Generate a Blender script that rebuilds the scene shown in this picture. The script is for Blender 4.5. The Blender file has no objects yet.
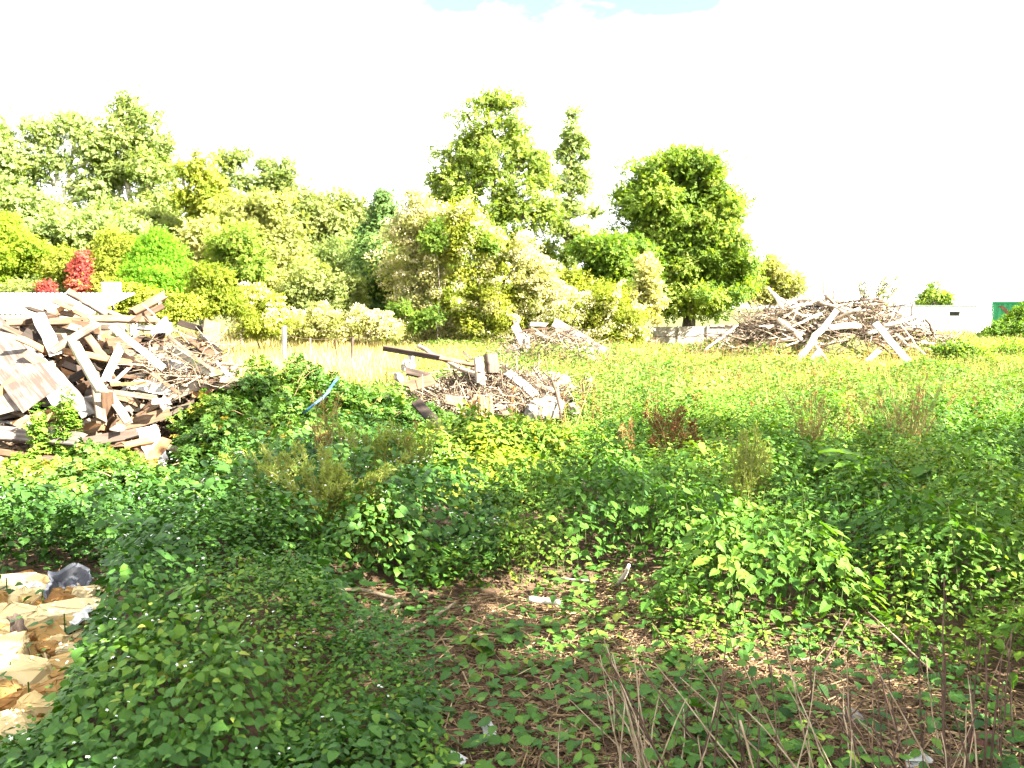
import bpy, math, random
import numpy as np
from mathutils import Vector, Matrix

R = math.radians
rng = np.random.default_rng(7)
random.seed(7)
scene = bpy.context.scene
col = scene.collection

# ------------------------------------------------------------------ camera
CAM_H, FPX, HORIZON = 2.2, 1024 * 28 / 36.0, 308.0
PITCH = math.atan((384 - HORIZON) / FPX)
cam_data = bpy.data.cameras.new('camera')
cam_data.lens = 28
cam_data.sensor_width = 36
cam_data.clip_start = 0.05
cam_data.clip_end = 6000
cam = bpy.data.objects.new('camera', cam_data)
cam.location = (0, 0, CAM_H)
cam.rotation_euler = (R(90) - PITCH, 0, 0)
col.objects.link(cam)
scene.camera = cam

# ------------------------------------------------------------------ light
SUN_EL, SUN_AZ = 35.0, 64.0            # degrees; azimuth measured from straight behind the camera towards +X
SUN = Vector((math.sin(R(SUN_AZ)) * math.cos(R(SUN_EL)), -math.cos(R(SUN_AZ)) * math.cos(R(SUN_EL)), math.sin(R(SUN_EL))))
sl = bpy.data.lights.new('sun', 'SUN')
sl.energy = 5.0
sl.angle = R(0.5)
sl.color = (1.0, 0.94, 0.84)
so = bpy.data.objects.new('sun', sl)
so.rotation_euler = (-SUN).to_track_quat('-Z', 'Y').to_euler()
col.objects.link(so)

world = bpy.data.worlds.new('World')
scene.world = world
world.use_nodes = True
nt = world.node_tree
nt.nodes.clear()
N = nt.nodes.new
w_out, w_bg, w_sky = N('ShaderNodeOutputWorld'), N('ShaderNodeBackground'), N('ShaderNodeTexSky')
w_sky.sky_type = 'NISHITA'
w_sky.sun_disc = False
w_sky.sun_elevation = R(SUN_EL)
w_sky.sun_rotation = math.atan2(SUN.x, SUN.y)
w_sky.air_density = 1.0
w_bg.inputs['Strength'].default_value = 0.098
tc = N('ShaderNodeTexCoord')
noi = N('ShaderNodeTexNoise')
noi.inputs['Scale'].default_value = 3.2
noi.inputs['Detail'].default_value = 6
noi.inputs['Roughness'].default_value = 0.55
mp = N('ShaderNodeMapping')
mp.inputs['Scale'].default_value = (1, 1, 2.6)
dot = N('ShaderNodeVectorMath'); dot.operation = 'DOT_PRODUCT'
ga, ge = R(10), R(32.5)                  # the gap in the cloud: its bearing and height above the horizon
dot.inputs[1].default_value = (math.sin(ga) * math.cos(ge), math.cos(ga) * math.cos(ge), math.sin(ge))
ma = N('ShaderNodeMath'); ma.operation = 'MULTIPLY_ADD'
ma.inputs[1].default_value = 0.11
mr = N('ShaderNodeMapRange')
mr.inputs['From Min'].default_value = .996
mr.inputs['From Max'].default_value = 1.020
mix = N('ShaderNodeMix'); mix.data_type = 'RGBA'
mix.inputs['A'].default_value = (2.9, 2.95, 3.05, 1)     # sunlit cloud
L = nt.links.new
L(tc.outputs['Generated'], mp.inputs['Vector']); L(mp.outputs['Vector'], noi.inputs['Vector'])
L(tc.outputs['Generated'], dot.inputs[0])
L(noi.outputs['Fac'], ma.inputs[0]); L(dot.outputs['Value'], ma.inputs[2])
L(ma.outputs['Value'], mr.inputs['Value'])
L(mr.outputs['Result'], mix.inputs['Factor'])
deep = N('ShaderNodeMix'); deep.data_type = 'RGBA'; deep.blend_type = 'MULTIPLY'      # clear sky well away from the sun is darker
deep.inputs['Factor'].default_value = 1; deep.inputs['B'].default_value = (.31, .29, .285, 1)
L(w_sky.outputs['Color'], deep.inputs['A'])
L(deep.outputs['Result'], mix.inputs['B'])
L(mix.outputs['Result'], w_bg.inputs['Color'])
L(w_bg.outputs['Background'], w_out.inputs['Surface'])

vs = scene.view_settings
vs.view_transform = 'Standard'
vs.look = 'None'
vs.gamma = 1
vs.use_curve_mapping = False
vs.exposure = 4.1
cy = scene.cycles
cy.max_bounces = 6
cy.diffuse_bounces = 3
cy.glossy_bounces = 2
cy.transmission_bounces = 4
cy.sample_clamp_indirect = 6

# ------------------------------------------------------------------ helpers
CAM_M = cam.rotation_euler.to_matrix()

def ray(px, py):
    return CAM_M @ Vector(((px - 512) / FPX, -(py - 384) / FPX, -1))

def at(px, py, d):
    """world point seen at a pixel, d metres in front of the camera (along +Y)"""
    v = ray(px, py)
    return np.array((v.x / v.y * d, d, CAM_H + v.z / v.y * d))

def on(px, py, z=0.0):
    v = ray(px, py)
    t = (z - CAM_H) / v.z
    return np.array((v.x * t, v.y * t, z))

def poly(pts, z=0.3):
    return np.array([on(x, y, z)[:2] for x, y in pts])

def inside(P, pg):
    x, y = P[:, 0], P[:, 1]
    r = np.zeros(len(P), bool)
    n = len(pg)
    for i in range(n):
        x1, y1 = pg[i]; x2, y2 = pg[(i + 1) % n]
        if y1 == y2: continue
        c = ((y1 > y) != (y2 > y)) & (x < (x2 - x1) * (y - y1) / (y2 - y1) + x1)
        r ^= c
    return r

_ns = np.random.default_rng(3)
_wv = [(_ns.normal(size=2), _ns.uniform(0, 6.28)) for _ in range(24)]
def noise2(x, y, s=1.0, k=0):
    """cheap smooth noise, about -1..1"""
    v = 0
    for i in range(8):
        (a, b), p = _wv[(i + k * 5) % 24]
        f = s * (0.6 + 0.35 * i)
        v = v + np.sin((a * x + b * y) * f + p + k * 1.7)
    return v / 3.2

def bump(x, y, cx, cy_, rx, ry, h, p=1.0):
    q = ((x - cx) / rx) ** 2 + ((y - cy_) / ry) ** 2
    return h * np.exp(-q ** p)

def gz(x, y):
    x = np.asarray(x, float); y = np.asarray(y, float)
    z = 0.05 * noise2(x, y, 0.8) + 0.02 * noise2(x, y, 3.0, 1)
    z = z * np.exp(-(np.hypot(x, y - 20) / 120) ** 2)
    z = z + bump(x, y, -2.0, 5.9, 1.3, 1.9, 0.30)           # the mound under the nightshade
    z = z + bump(x, y, -7.5, 13.95, 2.6, 1.75, 1.75, 1.5)      # spoil inside the timber heap
    z = z + bump(x, y, -3.4, 13.6, 1.7, 1.2, 0.30)
    z = z + bump(x, y, -0.3, 16.6, 1.7, 1.3, 0.62, 1.3)      # spoil inside the low heap
    z = z + bump(x, y, 1.3, 26.4, 1.9, 1.6, 1.15, 1.3)       # board heap
    z = z + bump(x, y, 12.4, 32.6, 3.9, 2.0, 1.35, 1.5)      # branch heap
    z = z + bump(x, y, -0.3, 9.6, 1.1, 0.8, 0.15)
    return z

def frames(D, U):
    y = D / np.linalg.norm(D, axis=1, keepdims=True)
    z = U - (U * y).sum(1, keepdims=True) * y
    z = z / (np.linalg.norm(z, axis=1, keepdims=True) + 1e-9)
    x = np.cross(y, z)
    return np.stack([x, y, z], axis=2)

class Acc:
    """collects triangles (with a tint per vertex and a material slot per face) and links them as ONE mesh object"""
    def __init__(s):
        s.V, s.F, s.T, s.M, s.n = [], [], [], [], 0
    def add(s, V, F, t=0.5, m=0):
        V = np.asarray(V, np.float32).reshape(-1, 3); F = np.asarray(F, np.int64).reshape(-1, 3)
        s.V.append(V); s.F.append(F + s.n)
        s.T.append(np.broadcast_to(np.asarray(t, np.float32), (len(V),)))
        s.M.append(np.full(len(F), m, np.int32))
        s.n += len(V)
    def scatter(s, tmpl, P, D, U, S, t, m=0):
        if len(P) == 0: return
        tv, tf = tmpl
        P = np.asarray(P, float); n = len(P)
        S = np.asarray(S, float)
        S3 = np.repeat(S[:, None], 3, 1) if S.ndim == 1 else S
        Rm = frames(np.asarray(D, float), np.asarray(U, float))
        loc = tv[None] * S3[:, None, :]
        V = np.einsum('nij,nkj->nki', Rm, loc) + P[:, None]
        F = tf[None] + (np.arange(n) * len(tv))[:, None, None]
        T = np.repeat(np.broadcast_to(t, (n,)), len(tv))
        s.add(V, F, T, m)
    def tube(s, pts, rad, sides=5, t=0.5, m=0, cap=True):
        pts = np.asarray(pts, float); k = len(pts)
        rad = np.broadcast_to(rad, (k,))
        tan = np.gradient(pts, axis=0)
        tan /= np.linalg.norm(tan, axis=1, keepdims=True) + 1e-9
        ref = np.array((0.31, 0.17, 0.93)) if abs(tan[0][2]) < 0.8 else np.array((0.9, 0.3, 0.1))
        a = np.cross(tan, ref); a /= np.linalg.norm(a, axis=1, keepdims=True) + 1e-9
        b = np.cross(tan, a)
        th = np.arange(sides) * 2 * math.pi / sides
        V = pts[:, None] + rad[:, None, None] * (np.cos(th)[None, :, None] * a[:, None] + np.sin(th)[None, :, None] * b[:, None])
        i = np.arange(k - 1)[:, None] * sides; j = np.arange(sides)[None]; j2 = (j + 1) % sides
        A, B, C_, D_ = i + j, i + j2, i + sides + j2, i + sides + j
        F = np.concatenate([np.stack([A, C_, B], 2).reshape(-1, 3), np.stack([A, D_, C_], 2).reshape(-1, 3)])
        V = V.reshape(-1, 3)
        if cap:
            c = len(V); V = np.concatenate([V, pts[:1], pts[-1:]])
            jj = np.arange(sides); j2 = (jj + 1) % sides; o = (k - 1) * sides
            F = np.concatenate([F, np.stack([np.full(sides, c), jj, j2], 1), np.stack([np.full(sides, c + 1), o + j2, o + jj], 1)])
        s.add(V, F, t, m)
    def build(s, name, mats, parent=None, origin=None, smooth=False):
        V = np.concatenate(s.V); F = np.concatenate(s.F); T = np.concatenate(s.T); M = np.concatenate(s.M)
        o = np.zeros(3) if origin is None else np.asarray(origin, float)
        if parent is not None: o = np.array(parent.location)
        V = (V - o).astype(np.float32)
        me = bpy.data.meshes.new(name)
        me.vertices.add(len(V)); me.vertices.foreach_set('co', V.ravel())
        me.loops.add(len(F) * 3); me.loops.foreach_set('vertex_index', F.astype(np.int32).ravel())
        me.polygons.add(len(F)); me.polygons.foreach_set('loop_start', np.arange(0, len(F) * 3, 3, dtype=np.int32))
        if not isinstance(mats, (list, tuple)): mats = [mats]
        for mm in mats: me.materials.append(mm)
        me.polygons.foreach_set('material_index', M)
        me.polygons.foreach_set('use_smooth', np.full(len(F), smooth))
        at_ = me.attributes.new('tint', 'FLOAT', 'POINT'); at_.data.foreach_set('value', T.astype(np.float32))
        me.update(calc_edges=True)
        ob = bpy.data.objects.new(name, me); col.objects.link(ob)
        if parent is not None: ob.parent = parent
        else: ob.location = Vector(o)
        return ob

def tag(o, label=None, cat=None, group=None, kind=None):
    if label: o['label'] = label
    if cat: o['category'] = cat
    if group: o['group'] = group
    if kind: o['kind'] = kind
    return o

def thing(name, label, cat, loc, group=None):
    o = bpy.data.objects.new(name, None); o.empty_display_size = 0.2
    o.location = Vector(loc); col.objects.link(o)
    return tag(o, label, cat, group)

# leaf shapes: y along the leaf, x across, z up
def T_(v, f): return (np.array(v, float), np.array(f, int))
LEAF4 = T_([(0, 0, 0), (.27, .45, .07), (0, 1, -.10), (-.27, .45, .07)], [(0, 1, 2), (0, 2, 3)])
LEAFW = T_([(0, 0, 0), (.42, .42, .10), (0, 1, -.12), (-.42, .42, .10)], [(0, 1, 2), (0, 2, 3)])
LEAF8 = T_([(0, 0, 0), (0, .33, .03), (0, .66, 0), (0, 1, -.14), (.30, .22, .06), (.27, .55, .03), (-.30, .22, .06), (-.27, .55, .03)],
           [(0, 4, 1), (4, 5, 1), (1, 5, 2), (5, 3, 2), (0, 1, 6), (6, 1, 7), (1, 2, 7), (7, 2, 3)])
_st = [(.0, .04), (.10, .25), (.16, .22), (.26, .34), (.32, .28), (.42, .34), (.48, .26), (.58, .29), (.64, .20), (.74, .20), (.80, .12), (.90, .09)]
_v, _f = [], []
for _y, _x in _st:
    _v += [(0, _y, .02 - .16 * _y * _y), (_x, _y + .02, .05 + .02 - .18 * _y * _y), (-_x, _y + .02, .05 + .02 - .18 * _y * _y)]
_v.append((0, 1.02, -.17))
for _i in range(len(_st) - 1):
    a = _i * 3; b = a + 3
    _f += [(a, a + 1, b), (a + 1, b + 1, b), (a, b, a + 2), (a + 2, b, b + 2)]
a = (len(_st) - 1) * 3
_f += [(a, a + 1, a + 3), (a, a + 3, a + 2)]
NETTLE = T_(_v, _f)
# long dock leaf with wavy edge
_v, _f = [], []
for _i in range(9):
    _y = _i / 8; _w = .17 * math.sin(math.pi * min(1, .12 + .88 * _y) ** .8) + .012
    _z = .25 * _y - .42 * _y * _y
    _v += [(0, _y, _z), (_w, _y, _z + .05 + .025 * math.sin(_i * 2.2)), (-_w, _y, _z + .05 + .025 * math.cos(_i * 2.4))]
for _i in range(8):
    a = _i * 3; b = a + 3
    _f += [(a, a + 1, b), (a + 1, b + 1, b), (a, b, a + 2), (a + 2, b, b + 2)]
DOCK = T_(_v, _f)
_v, _f = [], []
for _i in range(4):
    _y = _i / 3; _w = .5 * (1 - _y ** 1.6) + .02
    _v += [(_w, _y, -.35 * _y * _y), (-_w, _y, -.35 * _y * _y)]
for _i in range(3):
    a = _i * 2
    _f += [(a, a + 2, a + 1), (a + 1, a + 2, a + 3)]
BLADE = T_(_v, _f)        # scale (width, length, droop)
STRAW = T_([(.5, 0, 0), (-.5, 0, 0), (.5, 1, 0), (-.5, 1, 0), (0, 0, .5), (0, 1, .5)], [(0, 2, 4), (2, 5, 4), (4, 5, 1), (5, 3, 1)])
# a compound spray: five leaflets on one stalk, for bramble and tree foliage
def spray(angles, L=.55):
    V, F = [], []
    for i, (ang, o) in enumerate(angles):
        c, s = math.cos(ang), math.sin(ang)
        for v in LEAFW[0]:
            x, y, z = v * L
            V.append((c * x + s * y, o + -s * x + c * y, z - .08 * abs(ang)))
        F += [tuple(np.array(f) + 4 * i) for f in LEAFW[1]]
    return T_(V, F)
BRAMBLE = spray([(-1.9, .1), (-.9, .2), (0, .35), (.9, .2), (1.9, .1)], .55)
TWIG = spray([(-1.0, 0), (1.0, .12), (-.8, .4), (.8, .5), (0, .7)], .45)

def unit(n):
    v = rng.normal(size=(n, 3)); return v / np.linalg.norm(v, axis=1, keepdims=True)

# ------------------------------------------------------------------ materials
def new_mat(name):
    m = bpy.data.materials.new(name); m.use_nodes = True
    t = m.node_tree; t.nodes.clear()
    out = t.nodes.new('ShaderNodeOutputMaterial')
    return m, t, out

def ramp(t, stops):
    r = t.nodes.new('ShaderNodeValToRGB')
    e = r.color_ramp.elements
    while len(e) < len(stops): e.new(0.5)
    for el, (p, c) in zip(e, stops):
        el.position = p; el.color = (*c, 1)
    return r

def leaf_mat(name, stops, trans=0.35, rough=0.6, spec=0.12, tcol=(1.25, 1.3, .40)):
    m, t, out = new_mat(name)
    a = t.nodes.new('ShaderNodeAttribute'); a.attribute_name = 'tint'
    r = ramp(t, stops)
    p = t.nodes.new('ShaderNodeBsdfPrincipled')
    p.inputs['Roughness'].default_value = rough
    p.inputs['Specular IOR Level'].default_value = spec
    tr = t.nodes.new('ShaderNodeBsdfTranslucent')
    mu = t.nodes.new('ShaderNodeMix'); mu.data_type = 'RGBA'; mu.blend_type = 'MULTIPLY'
    mu.inputs['Factor'].default_value = 1; mu.inputs['B'].default_value = (*tcol, 1)
    ms = t.nodes.new('ShaderNodeMixShader'); ms.inputs['Fac'].default_value = trans
    k = t.links.new
    k(a.outputs['Fac'], r.inputs['Fac']); k(r.outputs['Color'], p.inputs['Base Color'])
    k(r.outputs['Color'], mu.inputs['A']); k(mu.outputs['Result'], tr.inputs['Color'])
    k(p.outputs['BSDF'], ms.inputs[1]); k(tr.outputs['BSDF'], ms.inputs[2]); k(ms.outputs['Shader'], out.inputs['Surface'])
    return m

def wood_mat(name, stops, scale=(16, 1.6, 16), rough=0.85, bumpk=0.5, blotch=None, random_amt=0.35):
    """grain runs along the object's local Y"""
    m, t, out = new_mat(name); k = t.links.new; nn = t.nodes.new
    tc = nn('ShaderNodeTexCoord'); mp = nn('ShaderNodeMapping'); mp.inputs['Scale'].default_value = scale
    oi = nn('ShaderNodeObjectInfo')
    va = nn('ShaderNodeVectorMath'); va.operation = 'ADD'
    sc = nn('ShaderNodeVectorMath'); sc.operation = 'SCALE'; sc.inputs['Scale'].default_value = 37.0
    cx = nn('ShaderNodeCombineXYZ')
    for i in 'XYZ': k(oi.outputs['Random'], cx.inputs[i])
    k(cx.outputs['Vector'], sc.inputs[0])
    k(tc.outputs['Object'], va.inputs[0]); k(sc.outputs['Vector'], va.inputs[1])
    k(va.outputs['Vector'], mp.inputs['Vector'])
    n1 = nn('ShaderNodeTexNoise'); n1.inputs['Scale'].default_value = 1.5; n1.inputs['Detail'].default_value = 7; n1.inputs['Roughness'].default_value = .65
    k(mp.outputs['Vector'], n1.inputs['Vector'])
    n2 = nn('ShaderNodeTexNoise'); n2.inputs['Scale'].default_value = 3.0; n2.inputs['Detail'].default_value = 4
    k(va.outputs['Vector'], n2.inputs['Vector'])
    ad = nn('ShaderNodeMath'); ad.operation = 'MULTIPLY_ADD'; ad.inputs[1].default_value = random_amt
    k(oi.outputs['Random'], ad.inputs[0])
    mi = nn('ShaderNodeMath'); mi.operation = 'MULTIPLY_ADD'; mi.inputs[1].default_value = .6
    k(n1.outputs['Fac'], mi.inputs[0])
    m2 = nn('ShaderNodeMath'); m2.operation = 'MULTIPLY'; m2.inputs[1].default_value = .4
    k(n2.outputs['Fac'], m2.inputs[0]); k(m2.outputs[0], mi.inputs[2])
    sb = nn('ShaderNodeMath'); sb.operation = 'SUBTRACT'; sb.inputs[1].default_value = random_amt / 2
    k(mi.outputs[0], ad.inputs[2]); k(ad.outputs[0], sb.inputs[0])
    r = ramp(t, stops); k(sb.outputs[0], r.inputs['Fac'])
    p = nn('ShaderNodeBsdfPrincipled'); p.inputs['Roughness'].default_value = rough; p.inputs['Specular IOR Level'].default_value = .2
    colr = r.outputs['Color']
    if blotch:
        rb = ramp(t, [(.56, (0, 0, 0)), (.66, (1, 1, 1))]); k(n2.outputs['Fac'], rb.inputs['Fac'])
        mb = nn('ShaderNodeMix'); mb.data_type = 'RGBA'; mb.inputs['B'].default_value = (*blotch, 1)
        k(rb.outputs['Color'], mb.inputs['Factor']); k(colr, mb.inputs['A']); colr = mb.outputs['Result']
    k(colr, p.inputs['Base Color'])
    b = nn('ShaderNodeBump'); b.inputs['Strength'].default_value = bumpk; b.inputs['Distance'].default_value = .01
    k(n1.outputs['Fac'], b.inputs['Height']); k(b.outputs['Normal'], p.inputs['Normal'])
    k(p.outputs['BSDF'], out.inputs['Surface'])
    return m

def noise_mat(name, stops, scale=4.0, rough=0.9, bumpk=0.4, spec=.2, detail=6, dist=.02, tint=0.0, metallic=0):
    m, t, out = new_mat(name); k = t.links.new; nn = t.nodes.new
    tc = nn('ShaderNodeTexCoord'); n1 = nn('ShaderNodeTexNoise')
    n1.inputs['Scale'].default_value = scale; n1.inputs['Detail'].default_value = detail; n1.inputs['Roughness'].default_value = .62
    k(tc.outputs['Object'], n1.inputs['Vector'])
    fac = n1.outputs['Fac']
    if tint:
        a = nn('ShaderNodeAttribute'); a.attribute_name = 'tint'
        q = nn('ShaderNodeMix'); q.inputs['Factor'].default_value = tint
        k(fac, q.inputs['A']); k(a.outputs['Fac'], q.inputs['B']); fac = q.outputs['Result']
    r = ramp(t, stops); k(fac, r.inputs['Fac'])
    p = nn('ShaderNodeBsdfPrincipled'); p.inputs['Roughness'].default_value = rough; p.inputs['Specular IOR Level'].default_value = spec
    p.inputs['Metallic'].default_value = metallic
    k(r.outputs['Color'], p.inputs['Base Color'])
    b = nn('ShaderNodeBump'); b.inputs['Strength'].default_value = bumpk; b.inputs['Distance'].default_value = dist
    k(n1.outputs['Fac'], b.inputs['Height']); k(b.outputs['Normal'], p.inputs['Normal'])
    k(p.outputs['BSDF'], out.inputs['Surface'])
    return m

M = {}
M['nettle'] = leaf_mat('nettle_leaf', [(0, (.018, .055, .008)), (.45, (.044, .102, .010)), (.8, (.080, .140, .013)), (1, (.15, .17, .02))], .32, .6, .12)
M['shade'] = leaf_mat('nightshade_leaf', [(0, (.014, .042, .008)), (.5, (.032, .084, .010)), (.85, (.068, .130, .012)), (1, (.14, .17, .02))], .28, .55, .15)
M['lush'] = leaf_mat('weed_leaf', [(0, (.040, .095, .010)), (.5, (.080, .155, .014)), (1, (.16, .21, .025))], .35, .6, .12)
M['bramble'] = leaf_mat('bramble_leaf', [(0, (.022, .055, .008)), (.5, (.046, .100, .011)), (.85, (.095, .145, .014)), (.95, (.19, .14, .02)), (1, (.28, .22, .03))], .3, .5, .18)
M['yellowing'] = leaf_mat('yellowing_leaf', [(0, (.045, .092, .010)), (.45, (.090, .145, .012)), (.85, (.18, .20, .016)), (1, (.40, .31, .02))], .35)
M['field'] = leaf_mat('field_weed_leaf', [(0, (.040, .090, .014)), (.4, (.090, .140, .024)), (.75, (.17, .18, .050)), (1, (.29, .24, .10))], .35, .65, .1)
M['drygrass'] = leaf_mat('dry_grass', [(0, (.12, .14, .03)), (.5, (.22, .19, .055)), (1, (.36, .28, .13))], .35, .7, .1, (1.1, 1.05, .8))
M['rust_weed'] = leaf_mat('dry_seed', [(0, (.10, .045, .02)), (.5, (.17, .075, .025)), (1, (.26, .14, .05))], .2, .8, .1, (1, 1, 1))
M['feather'] = leaf_mat('feathery_leaf', [(0, (.085, .130, .018)), (.5, (.145, .185, .030)), (1, (.23, .235, .06))], .3)
M['flower'] = leaf_mat('white_petal', [(0, (.7, .7, .66)), (1, (.8, .8, .78))], .3, .6, .1, (1, 1, 1))
M['straw'] = leaf_mat('straw', [(0, (.030, .017, .009)), (.45, (.085, .052, .026)), (.8, (.18, .12, .06)), (1, (.32, .24, .14))], .05, .8, .15, (1, 1, 1))
M['fluff'] = leaf_mat('seed_fluff', [(0, (.25, .235, .09)), (.4, (.40, .355, .175)), (1, (.58, .52, .36))], .35, .9, .05, (1, 1, .9))
def tl(name, a, b, c, tr=.4): M[name] = leaf_mat(name + '_leaf', [(0, a), (.55, b), (1, c)], tr)
tl('sage', (.11, .155, .045), (.175, .225, .072), (.25, .28, .11), .55)
tl('midgreen', (.060, .110, .014), (.115, .175, .022), (.19, .225, .040), .55)
tl('airy', (.085, .130, .020), (.145, .195, .034), (.22, .245, .06), .55)
tl('oak', (.050, .100, .012), (.095, .160, .018), (.160, .210, .030), .55)
tl('birch', (.095, .135, .035), (.145, .190, .050), (.22, .24, .08), .55)
tl('goldgreen', (.095, .130, .012), (.165, .195, .020), (.27, .26, .045), .55)
tl('orange', (.15, .175, .045), (.24, .245, .080), (.35, .31, .13), .55)
tl('lime', (.060, .150, .008), (.105, .215, .012), (.16, .27, .02), .55)
tl('conifer', (.035, .075, .016), (.065, .115, .024), (.11, .155, .036), .3)
tl('red', (.13, .018, .016), (.23, .040, .034), (.33, .11, .05), .45)
tl('limey', (.085, .140, .010), (.145, .205, .014), (.22, .26, .025), .5)
tl('olive', (.095, .130, .032), (.16, .19, .055), (.23, .24, .085), .55)

M['bark'] = noise_mat('bark', [(.3, (.04, .032, .022)), (.5, (.09, .075, .055)), (.7, (.17, .15, .12))], 9)
M['palebark'] = noise_mat('pale_bark', [(.3, (.20, .17, .13)), (.5, (.42, .38, .32)), (.7, (.60, .57, .50))], 6)
M['cane'] = noise_mat('bramble_cane', [(.3, (.09, .06, .03)), (.7, (.20, .15, .07))], 8)
M['deadwood'] = noise_mat('dead_branch_bark', [(.28, (.045, .028, .017)), (.45, (.13, .095, .062)), (.6, (.26, .21, .155)), (.75, (.42, .37, .30))], 7, tint=.45)
M['brush'] = noise_mat('brushwood_bark', [(.2, (.032, .021, .012)), (.5, (.10, .072, .046)), (.85, (.24, .195, .14))], 7, tint=.7)
M['stem_green'] = noise_mat('green_stem', [(.3, (.030, .060, .012)), (.7, (.07, .085, .022))], 8)
M['stem_feather'] = noise_mat('yellow_green_stem', [(.3, (.10, .13, .025)), (.7, (.22, .21, .07))], 8)
M['stalk_pale'] = noise_mat('pale_dead_stalk', [(.3, (.08, .055, .03)), (.5, (.16, .12, .075)), (.7, (.26, .21, .14))], 14)
M['stalk_dark'] = noise_mat('dark_dead_stalk', [(.3, (.022, .012, .008)), (.5, (.045, .026, .017)), (.7, (.085, .054, .034))], 14)
M['w_white'] = wood_mat('flaking_white_wood', [(.30, (.055, .038, .025)), (.44, (.125, .105, .085)), (.66, (.32, .30, .275))])
M['w_ply'] = wood_mat('bleached_sheet', [(.32, (.035, .026, .02)), (.44, (.075, .062, .052)), (.55, (.15, .135, .125)), (.70, (.30, .285, .275))], (14, 1.0, 14))
M['w_grey'] = wood_mat('weathered_grey_wood', [(.28, (.040, .027, .017)), (.5, (.105, .077, .052)), (.72, (.21, .17, .125))])
M['w_brown'] = wood_mat('old_brown_wood', [(.28, (.030, .016, .009)), (.5, (.080, .046, .025)), (.72, (.165, .108, .066))])
M['w_orange'] = wood_mat('fresh_orange_wood', [(.28, (.09, .042, .016)), (.5, (.17, .085, .034)), (.72, (.28, .16, .075))])
M['w_dark'] = wood_mat('dark_wood', [(.28, (.010, .007, .005)), (.5, (.026, .017, .012)), (.72, (.06, .043, .032))])  # near-black brown wood grain for the darkest boards
M['w_mossy'] = wood_mat('mossy_wood', [(.28, (.06, .05, .03)), (.5, (.14, .12, .08)), (.72, (.25, .23, .16))], blotch=(.10, .12, .03))
M['stone'] = noise_mat('sandy_limestone', [(.26, (.12, .055, .012)), (.42, (.23, .135, .042)), (.56, (.31, .22, .088)), (.75, (.36, .29, .16))], 3.5, bumpk=.7, tint=.5)
M['grit'] = noise_mat('limestone_grit', [(.28, (.08, .04, .016)), (.5, (.17, .10, .045)), (.75, (.28, .20, .11))], 9, tint=.6)
M['terracotta'] = noise_mat('terracotta', [(.3, (.040, .018, .012)), (.6, (.080, .036, .024)), (.8, (.14, .08, .055))], 9)
M['greystone'] = noise_mat('grey_stone', [(.3, (.05, .044, .038)), (.7, (.16, .15, .135))], 8)
M['plastic'] = noise_mat('grey_plastic', [(.3, (.045, .048, .058)), (.55, (.085, .09, .105)), (.75, (.15, .155, .17))], 5, .75, .3, .2)
M['whiteplastic'] = noise_mat('white_plastic', [(.3, (.20, .20, .19)), (.7, (.40, .40, .38))], 5, .5, .2, .4)
M['hose'] = noise_mat('blue_hose', [(.3, (.04, .14, .36)), (.7, (.07, .21, .48))], 12, .4, .1, .4)
M['concrete'] = noise_mat('pale_concrete', [(.3, (.09, .075, .055)), (.5, (.18, .155, .125)), (.7, (.29, .265, .23))], 3)
M['whitepaint'] = noise_mat('white_render', [(.3, (.70, .70, .71)), (.7, (.80, .80, .81))], 1.2, .7, .1)
M['greypaint'] = noise_mat('grey_trim', [(.3, (.34, .34, .36)), (.7, (.46, .46, .48))], 2)
M['roofsheet'] = noise_mat('weathered_roof_sheet', [(.3, (.11, .11, .11)), (.55, (.18, .18, .18)), (.75, (.26, .25, .235))], 2.2, .8, .15)
M['greenpaint'] = noise_mat('green_container_paint', [(.3, (.006, .13, .04)), (.7, (.012, .20, .07))], 1.5, .6, .1, .4)
M['orangepaint'] = noise_mat('orange_spray_paint', [(.3, (.34, .15, .015)), (.7, (.42, .22, .03))], 2)
M['brownpaint'] = noise_mat('brown_spray_paint', [(.3, (.05, .02, .012)), (.7, (.15, .09, .045))], 4)
M['sandpaint'] = noise_mat('sand_spray_paint', [(.3, (.26, .20, .12)), (.7, (.34, .28, .18))], 3)
M['dark'] = noise_mat('dark_opening', [(.3, (.02, .02, .02)), (.7, (.05, .05, .05))], 3)
M['wire'] = noise_mat('rusty_wire', [(.3, (.12, .08, .05)), (.7, (.22, .16, .11))], 20)
M['rag'] = noise_mat('printed_cloth', [(.36, (.03, .03, .09)), (.42, (.30, .30, .32)), (.6, (.36, .35, .36)), (.66, (.12, .11, .22))], 9, detail=2)

# ------------------------------------------------------------------ ground
gm, t, out = new_mat('soil_and_turf')
k = t.links.new; nn = t.nodes.new
geo = nn('ShaderNodeNewGeometry')
na = nn('ShaderNodeTexNoise'); na.inputs['Scale'].default_value = 9; na.inputs['Detail'].default_value = 9; na.inputs['Roughness'].default_value = .7
nb = nn('ShaderNodeTexNoise'); nb.inputs['Scale'].default_value = .5; nb.inputs['Detail'].default_value = 5
k(geo.outputs['Position'], na.inputs['Vector']); k(geo.outputs['Position'], nb.inputs['Vector'])
soil = ramp(t, [(.3, (.022, .014, .009)), (.5, (.055, .034, .020)), (.7, (.11, .072, .042))])
turf = ramp(t, [(.3, (.025, .035, .008)), (.5, (.055, .062, .016)), (.7, (.11, .095, .035))])
k(na.outputs['Fac'], soil.inputs['Fac']); k(na.outputs['Fac'], turf.inputs['Fac'])
sx = nn('ShaderNodeSeparateXYZ'); k(geo.outputs['Position'], sx.inputs[0])
yy = nn('ShaderNodeMath'); yy.operation = 'MULTIPLY_ADD'; yy.inputs[1].default_value = 8.0
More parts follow.
